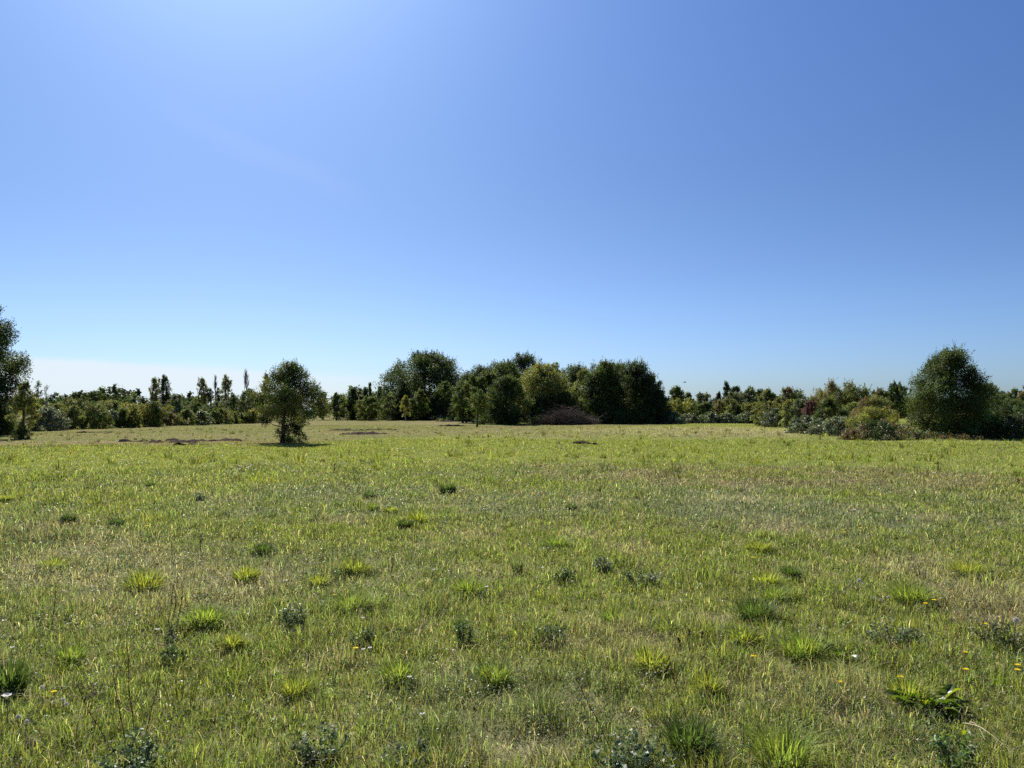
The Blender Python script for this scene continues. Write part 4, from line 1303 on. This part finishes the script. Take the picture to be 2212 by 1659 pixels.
def stalks():
    for i, (px, py, hp, lean, lab) in enumerate(STALKS):
        r = np.random.default_rng(50 + i)
        x, y = ground_at(px, py)
        m = K * y / F
        H = hp * m * 1.02
        root = thing('seed_stalk', lab, 'stalk', (x, y, h1(x, y)), 'dry seed stalks in the meadow')
        e = np.array((lean * m * 1.3, r.normal(0, .05), H))
        p = sway(r, (0, 0, -.01), e, 10, .05)
        w = .0018 * max(1, y / 5) ** .8
        b = Buf()
        tube(b, p, np.linspace(w * 1.3, w * .6, 10), 5)
        if 'plantain' not in lab:
            for k in range(6):
                t = r.uniform(.35, .85)
                s = np.array([np.interp(t, np.linspace(0, 1, 10), p[:, j]) for j in range(3)])
                tube(b, sway(r, s, s + np.array((r.normal(0, .09) * H, r.normal(0, .09) * H, r.uniform(.08, .18) * H)), 4, .1), np.linspace(w * .6, w * .35, 4), 3)
        link('stem', b.mesh('stem', M_STALK), root)
        sb = Buf()
        n = 46
        t = r.uniform(.35, 1.0, n) if 'plantain' not in lab else r.uniform(.80, 1.0, n)
        c = np.stack([np.interp(t, np.linspace(0, 1, 10), p[:, j]) for j in range(3)], 1) + r.normal(0, .0035 * max(1, y / 5), (n, 3))
        cc = np.array((.10, .06, .03))[None, :] * r.lognormal(0, .3, (n, 1))
        if 'plantain' in lab:
            cc *= .4
        leaf_quads(sb, r, c,   .011 * max(1, y / 5) ** .8 * r.uniform(.6, 1.4, n), cc, ratio=.7)
        o = link('seeds', sb.mesh('seeds', M_LEAF), root)
        o['kind'] = 'stuff'


def flower_proto(name, label, cat, group, petal, n, rad, stemh, heart):
    r = np.random.default_rng(n + int(rad * 1e4))
    root = thing(name, label, cat, (0, 0, 0), group)
    b = Buf()
    tube(b, sway(r, (0, 0, -.02), (0, 0, stemh), 5, .06), np.linspace(.0016, .0012, 5), 5)
    link('stem', b.mesh('stem', M_STEM), root)
    p = Buf()
    for ring in range(2):
        for k in range(n):
            a = 2 * math.pi * (k + .5 * ring) / n
            d = np.array((math.cos(a), math.sin(a), 0))
            s = np.array((-math.sin(a), math.cos(a), 0))
            R = rad * (1 - .3 * ring)
            w = R * math.pi / n * .95
            up = (1.5 if n < 10 else .5) + .6 * ring
            v = [np.array((0, 0, stemh)), d * R * .6 - s * w + (0, 0, stemh + R * .4 * up + .001), d * R + (0, 0, stemh + R * .5 * up), d * R * .6 + s * w + (0, 0, stemh + R * .4 * up + .001)]
            p.add(v, q=[(0, 1, 2, 3)], c=np.array(petal) * r.uniform(.85, 1.1))
    link('petals', p.mesh('petals', M_PETAL), root)['kind'] = 'stuff'
    h = Buf()
    tube(h, [(0, 0, stemh - .002), (0, 0, stemh + rad * .14), (0, 0, stemh + rad * .3)], [rad * .32, rad * .34, rad * .06], 8, heart)
    link('heart', h.mesh('heart', M_PETAL), root)
    return root


def flowers():
    r = random.Random(2)
    YW = [
        (2000, 1315, 'small yellow dandelion, lower of two close together behind the big dock'),
        (2018, 1306, 'larger yellow dandelion, higher of two close together behind the big dock'),
        (2087, 1468, 'yellow flower just above the leaves of the big dock plant'),
        (2199, 1456, 'upper of two yellow flowers at the frame edge beside the big dock'),
        (2198, 1466, 'lower of two yellow flowers at the frame edge beside the big dock'),
        (2129, 1362, 'single small yellow flower in brownish ground near the frame edge'),
        (2086, 1427, 'small yellow flower right behind the big dock plant'),
        (1816, 1498, 'single yellow flower on dry ground between tufts and the big dock'),
        (1628, 1440, 'small yellow flower below the bright front tuft of three'),
        (1946, 1482, 'small yellow flower among the outer leaves of the big dock'),
        (1820, 1147, 'back flower of the three yellow ones behind the dark tufts'),
        (1824, 1154, 'front flower of the three yellow ones behind the dark tufts'),
        (1858, 1146, 'orange yellow flower, apart from the other two of three'),
        (1626, 1211, 'yellow flower behind the back grass tuft of three in a line'),
        (116, 1512, 'yellow flower low near the frame edge beside pale seed heads'),
        (303, 1269, 'tiny yellow flower inside the bright spiky tuft by the brown stalks'),
        (723, 1298, 'yellow flower behind the wide flat green tuft'),
        (1152, 1073, 'tiny far yellow flower among grey weeds at mid field'),
        (318, 1142, 'tiny far yellow flower near the small dark tufts'),
        (768, 1418, 'yellow flower at the edge of the lower middle, beside a greyish weed'),
    ]
    proto = None
    for px, py, lab in YW:
        x, y = ground_at(px, py + 12)
        s = r.uniform(.8, 1.1) * max(1, (y / 7)) ** .5 * (1.25 if 'larger' in lab else 1)
        loc, rz = (x, y, h1(x, y)), r.uniform(0, 6)
        if proto is None:
            proto = flower_proto('yellow_flower', lab, 'flower', 'yellow flowers in the meadow', (.86, .70, .02), 13, .019, .085, (.75, .5, .01))
            proto.location, proto.scale = loc, (s, s, s)
        else:
            dup(proto, loc, rz, s, lab)
    WH = [
        (340, 1382, 'white flower beside the small dark weed with tall stalks'),
        (26, 1418, 'white flower beside the fresh green tuft near the frame edge'),
        (13, 1566, 'large white trumpet flower at the frame edge, lowest on that side'),
        (784, 1360, 'white flower on the small greyish weed'),
        (784, 1428, 'white flower, one of two just above the lower middle, on its own stem'),
        (799, 1425, 'white flower, other of two just above the lower middle, with a neighbour'),
        (884, 1491, 'single white flower in dark grass, lower middle'),
        (912, 1578, 'white flower near the bottom edge, lower middle'),
        (1051, 1287, 'white flower at the frame middle beside the soft green tuft'),
        (937, 1247, 'white flower on open yellow grass past the bright dark footed tuft'),
        (1172, 1244, 'white flower at the frame middle before the dark leafy weed'),
        (810, 1124, 'white flower next to the twin mid field tufts'),
        (298, 1117, 'white flower near the far small dark tufts'),
        (1800, 1033, 'far white flower in the brownish patch below the purple bush'),
        (1846, 1117, 'white round flower behind the three yellow ones'),
        (2018, 1034, 'far white flower below the dome tree'),
        (1297, 1046, 'far white flower below the copse end'),
        (127, 1031, 'far white flower below the grey bramble of the hedge'),
        (201, 993, 'far white flower below the widest hedge bush'),
        (264, 1004, 'upper of two far white flowers below the yellow hedge bush'),
        (263, 1012, 'lower of two far white flowers below the yellow hedge bush'),
    ]
    cl = [(520, 1020), (517, 1028), (534, 1023), (538, 1020), (543, 1013), (551, 1024), (508, 1037), (516, 1014), (526, 1034), (559, 1027), (500, 1018), (618, 1014)]
    WH += [(a, b, 'small white flower in the loose patch of white flowers ahead of the lone oak') for a, b in cl]
    proto = None
    for px, py, lab in WH:
        x, y = ground_at(px, py + 9)
        s = r.uniform(.8, 1.1) * max(1, (y / 7)) ** .78 * (1.5 if 'large' in lab else 1)
        loc, rz = (x, y, h1(x, y)), r.uniform(0, 6)
        if proto is None:
            proto = flower_proto('white_flower', lab, 'flower', 'white flowers in the meadow', (.80, .79, .76), 7, .016, .10, (.7, .62, .25))
            proto.location, proto.scale = loc, (s, s, s)
        else:
            dup(proto, loc, rz, s, lab, 'white flowers of the loose patch' if 'loose patch' in lab else None)
    SH = [
        (1856, 1286, 1.5, 'largest white fluffy thistle seed head, behind the pale dry weed'),
        (1825, 1286, .8, 'small grey thistle seed head beside the largest fluffy one'),
        (1888, 1298, .8, 'first of three thistle seed heads in a short row'),
        (1902, 1302, .8, 'middle of three thistle seed heads in a short row'),
        (1918, 1300, .9, 'last of three thistle seed heads in a short row'),
        (2196, 1388, 1.5, 'white thistle fluff at the frame edge'),
        (136, 1534, .8, 'pale round seed head near the yellow flower at the frame edge, upper one'),
        (143, 1543, .8, 'pale round seed head near the yellow flower at the frame edge, lower one'),
        (90, 1513, .9, 'pale round seed head on the other side of the low yellow flower'),
        (38, 1578, .9, 'pale seed head beside the large white trumpet flower'),
        (57, 1582, .8, 'second pale seed head past the large white trumpet flower'),
    ]
    proto = None
    for px, py, s, lab in SH:
        x, y = ground_at(px, py + 22)
        loc = (x, y, h1(x, y))
        if proto is None:
            g = np.random.default_rng(8)
            proto = thing('thistledown', lab, 'seed head', loc, 'fluffy seed heads')
            b = Buf()
            tube(b, sway(g, (0, 0, -.02), (0, 0, .13), 5, .08), np.linspace(.002, .0014, 5), 5)
            link('stem', b.mesh('stem', M_STALK), proto)
            f = Buf()
            n = 240
            d = unit(g.normal(size=(n, 3)) + np.array((0, 0, .3)))
            cen = np.array((0, 0, .14)) + d * .012 * g.uniform(.4, 1.1, (n, 1))
            leaf_quads(f, g, cen, .010 * g.uniform(.6, 1.4, n), np.array((.62, .59, .55))[None, :] * g.uniform(.8, 1.1, (n, 1)), ratio=.22)
            link('fluff', f.mesh('fluff', M_PETAL), proto)
            proto.scale = (s, s, s)
        else:
            dup(proto, loc, r.uniform(0, 6), s, lab)


CLODS = [
    (36, 1474, 17, 'bare brown soil lump near the frame edge, beside a dark green tuft'),
    (200, 1510, 15, 'dark soil lump with dead grass between the edge and the corner stalks'),
    (446, 1556, 12, 'small dark soil hole edge under two yellow blades, past the corner stalks'),
    (64, 1606, 14, 'dark soil lump low at the frame edge beside pale seed heads'),
    (878, 1494, 14, 'dark soil lump in green grass, lower middle')]


def clods():
    for i, (px, py, hw, lab) in enumerate(CLODS):
        r = np.random.default_rng(70 + i)
        x, y = ground_at(px, py)
        R = hw * K * y / F
        a, b = np.meshgrid(np.linspace(0, 2 * np.pi, 18, endpoint=False), np.linspace(0, np.pi / 2, 7))
        nz = .6 + .8 * fbm(np.cos(a) * 1.4 + i * 7 + 9, np.sin(a) * 1.4 + b * 2, .6, i)
        v = np.stack([R * nz * np.cos(a) * np.cos(b), R * nz * np.sin(a) * np.cos(b), R * .55 * nz * np.sin(b)], -1).reshape(-1, 3)
        ii, jj = np.arange(6)[:, None] * 18, np.arange(18)[None, :]
        jn = (jj + 1) % 18
        qd = np.stack([ii + jj, ii + jn, ii + 18 + jn, ii + 18 + jj], -1).reshape(-1, 4)
        tag(link('soil_clod', make_mesh('soil_clod', v, quads=qd, mat=M_EARTH), loc=(x, y, h1(x, y) + .005)), lab, 'soil clod', 'soil lumps in the meadow')


def straws():
    for i, (px, py, qx, qy, bend, lab) in enumerate([
            (2080, 1582, 2190, 1650, .10, 'long curved pale straw lying near the bottom corner'),
            (2095, 1580, 2128, 1618, .12, 'short curved pale straw crossing the long one near the bottom corner'),
            (2072, 1620, 2112, 1656, .05, 'straight pale straw below the curved ones at the bottom corner'),
            (648, 1420, 702, 1404, .05, 'pale straw stem lying past the upright leafy weed'),
            (690, 1440, 742, 1420, .15, 'curved pale straw stem beside the straight one'),
            (1172, 1408, 1208, 1382, .05, 'white dry blade lying in the weed clump at the frame middle'),
            (1164, 1400, 1196, 1392, .05, 'second white dry blade lying in the weed clump'),
            (903, 1392, 914, 1362, .05, 'white dry blade lying at the lower middle'),
            (1740, 1484, 1770, 1470, .04, 'white straw lying on dry ground past the yellow tipped tuft'),
            (1790, 1560, 1850, 1498, .04, 'long tan straw lying aslant in front of the dock plants'),
            (1680, 1468, 1708, 1474, .03, 'short white straw lying beside the yellow tipped tuft'),
            (1516, 1155, 1560, 1118, .04, 'thick tan dead stem leaning in grey weeds')]):
        r = np.random.default_rng(i)
        a, b = ground_at(px, py), ground_at(qx, qy)
        za, zb = h1(*a) + .05, h1(*b) + .05
        d = np.array((b[0] - a[0], b[1] - a[1], zb - za))
        root = thing('straw_stem', lab, 'straw', (a[0], a[1], za), 'dead stems lying in the grass')
        bf = Buf()
        p = sway(r, (0, 0, 0), d, 9, .05)
        p[:, 2] += np.sin(np.linspace(0, np.pi, 9)) * bend * np.linalg.norm(d)
        w = .0024 * max(1, a[1] / 5) ** .8
        tube(bf, p, np.linspace(w, w * .6, 9), 5)
        link('stem', bf.mesh('stem', M_STRAW), root)


# ------------------------------------------------------------------ light, sky, camera
SUN_EL, SUN_AZ = math.radians(42), math.radians(-21)      # azimuth from +Y, negative towards -X


SKY_TINT = [(.49, .70, 1.15), (.36, .492, .735), (.335, .50, .775), (.358, .55, .89)]   # air colour correction, horizon to 30 degrees up


def world():
    w = bpy.data.worlds.new('World')
    SC.world = w
    w.use_nodes = True
    nt = w.node_tree
    nt.nodes.clear()
    N, L = nt.nodes.new, nt.links.new
    out = N('ShaderNodeOutputWorld')
    bg = N('ShaderNodeBackground')
    bg.inputs['Strength'].default_value = .064
    sky = N('ShaderNodeTexSky')
    sky.sky_type = 'NISHITA'
    sky.sun_disc = False
    sky.sun_elevation = SUN_EL
    sky.sun_rotation = SUN_AZ
    sky.altitude = 50
    sky.air_density = 1.0
    sky.dust_density = 1.0
    sky.ozone_density = 1.5
    tintn = N('ShaderNodeValToRGB')
    tintn.color_ramp.interpolation = 'B_SPLINE'
    ce = tintn.color_ramp.elements
    ce[0].position, ce[0].color = 0.0, (*SKY_TINT[0], 1)
    ce[1].position, ce[1].color = 1.0, (*SKY_TINT[-1], 1)
    for k, c in enumerate(SKY_TINT[1:-1]):
        e = ce.new((k + 1) / (len(SKY_TINT) - 1))
        e.color = (*c, 1)
    tmul = N('ShaderNodeVectorMath')
    tmul.operation = 'MULTIPLY'
    L(sky.outputs[0], tmul.inputs[0])
    L(tintn.outputs[0], tmul.inputs[1])
    # thin cirrus bank low over the horizon and a faint streak above it
    tc = N('ShaderNodeTexCoord')
    sep = N('ShaderNodeSeparateXYZ')
    L(tc.outputs['Generated'], sep.inputs[0])

    def mth(op, a, b=None, c=None):
        n = N('ShaderNodeMath')
        n.operation = op
        for k, v in enumerate((a, b, c)):
            if v is None:
                continue
            if isinstance(v, (int, float)):
                n.inputs[k].default_value = v
            else:
                L(v, n.inputs[k])
        return n.outputs[0]

    def smooth(v, a, b):
        n = N('ShaderNodeMapRange')
        n.interpolation_type = 'SMOOTHSTEP'
        n.inputs['From Min'].default_value = a
        n.inputs['From Max'].default_value = b
        L(v, n.inputs['Value'])
        return n.outputs[0]

    el = mth('ARCSINE', sep.outputs[2])
    az = mth('ARCTAN2', sep.outputs[0], sep.outputs[1])
    L(mth('DIVIDE', el, math.radians(30)), tintn.inputs['Fac'])
    no = N('ShaderNodeTexNoise')
    no.inputs['Scale'].default_value = 5
    no.inputs['Detail'].default_value = 5
    mp = N('ShaderNodeMapping')
    mp.inputs['Scale'].default_value = (1, 1, 9)
    L(tc.outputs['Generated'], mp.inputs[0])
    L(mp.outputs[0], no.inputs['Vector'])
    nz = mth('SUBTRACT', no.outputs['Fac'], .5)
    # upper edge falls from az -32 deg to az -10 deg
    top = mth('MULTIPLY_ADD', az, math.radians(-.045 * 57.3), math.radians(2.10))
    top = mth('MULTIPLY_ADD', nz, math.radians(1.0), top)
    band = mth('SUBTRACT', 1.0, smooth(mth('SUBTRACT', el, top), math.radians(-.45), math.radians(.22)))
    fade = mth('SUBTRACT', 1.0, smooth(az, math.radians(-20), math.radians(-4)))
    band = mth('MULTIPLY', mth('MULTIPLY', band, fade), .85)
    sx = mth('MULTIPLY_ADD', az, .32, el)
    st = mth('SUBTRACT', 1.0, smooth(mth('ABSOLUTE', mth('SUBTRACT', mth('MULTIPLY_ADD', nz, .03, sx), math.radians(11.9))), 0, math.radians(1.3)))
    sf = mth('MULTIPLY', smooth(az, math.radians(-27), math.radians(-20)), mth('SUBTRACT', 1.0, smooth(az, math.radians(-16), math.radians(-9))))
    streak = mth('MULTIPLY', mth('MULTIPLY', st, sf), .045)
    fac = mth('MAXIMUM', band, streak)
    mx = N('ShaderNodeMix')
    mx.data_type = 'RGBA'
    L(fac, mx.inputs['Factor'])
    L(tmul.outputs[0], mx.inputs[6])
    mx.inputs[7].default_value = (6.3, 7.0, 7.6, 1)
    L(mx.outputs[2], bg.inputs['Color'])
    L(bg.outputs[0], out.inputs['Surface'])
    sd = bpy.data.lights.new('sun', 'SUN')
    sd.energy = 5.0
    sd.angle = math.radians(.53)
    sd.color = (1, .95, .86)
    so = bpy.data.objects.new('sun', sd)
    COL.objects.link(so)
    so.location = (-30, 60, 60)
    # the lamp shines along its -Z axis; point -Z away from the sun's place in the sky
    from mathutils import Vector
    d = Vector((math.sin(SUN_AZ) * math.cos(SUN_EL), math.cos(SUN_AZ) * math.cos(SUN_EL), math.sin(SUN_EL)))
    so.rotation_euler = d.to_track_quat('Z', 'Y').to_euler()


def camera():
    cd = bpy.data.cameras.new('camera')
    cd.sensor_width = 36
    cd.lens = 36 * F / 1024
    cd.clip_end = 6000
    cd.clip_start = .05
    co = bpy.data.objects.new('camera', cd)
    COL.objects.link(co)
    co.location = (0, 0, EYE)
    co.rotation_euler = (math.pi / 2 + PITCH, 0, 0)
    SC.camera = co


build_ground()
build_grass()
build_dry_grass()
build_weeds()
plants()
treeline()
earth_patch(368, 956, 250, 37.0, 43.5, .22, 'long strip of turned dark earth in the mown field between the hedge and the lone oak', 11)
earth_patch(80, 966, 240, 34.3, 36.6, .05, 'narrow brown strip at the edge of the mown field near the frame edge', 12)
earth_patch(770, 930, 150, 61, 66, .20, 'strip of turned earth past the lone oak', 13)
earth_patch(806, 937, 110, 53.5, 56, .28, 'cloddy strip of turned earth, nearer one past the lone oak', 14)
earth_patch(985, 911, 70, 108, 116, .35, 'small dark earth strip in front of the shade of the great oak', 15)
earth_patch(990, 919, 74, 83, 86.5, .22, 'thin earth strip beside the slim single tree', 16)
earth_patch(210, 934, 60, 58, 59.5, .15, 'short thin earth strip below the widest hedge bush', 17)
brush_pile()
small_heap(1256, 958, 44, .24, 'low grey brown heap of dead plants lying in the open meadow', (.12, .10, .075))
small_heap(1284, 959, 14, .12, 'tiny grey heap of dead plants just beside the larger low one', (.12, .10, .075))
bird()
tufts()
weeds()
docks()
stalks()
flowers()
straws()
clods()
world()
camera()

SC.render.engine = 'CYCLES'
SC.cycles.max_bounces = 7
SC.cycles.diffuse_bounces = 3
SC.cycles.glossy_bounces = 2
SC.cycles.transmission_bounces = 4
SC.cycles.transparent_max_bounces = 4
SC.cycles.use_denoising = False
SC.cycles.volume_bounces = 1
SC.cycles.sample_clamp_indirect = 6
SC.view_settings.view_transform = 'Standard'
SC.view_settings.look = 'None'
SC.view_settings.exposure = 1.0
SC.view_settings.gamma = 1
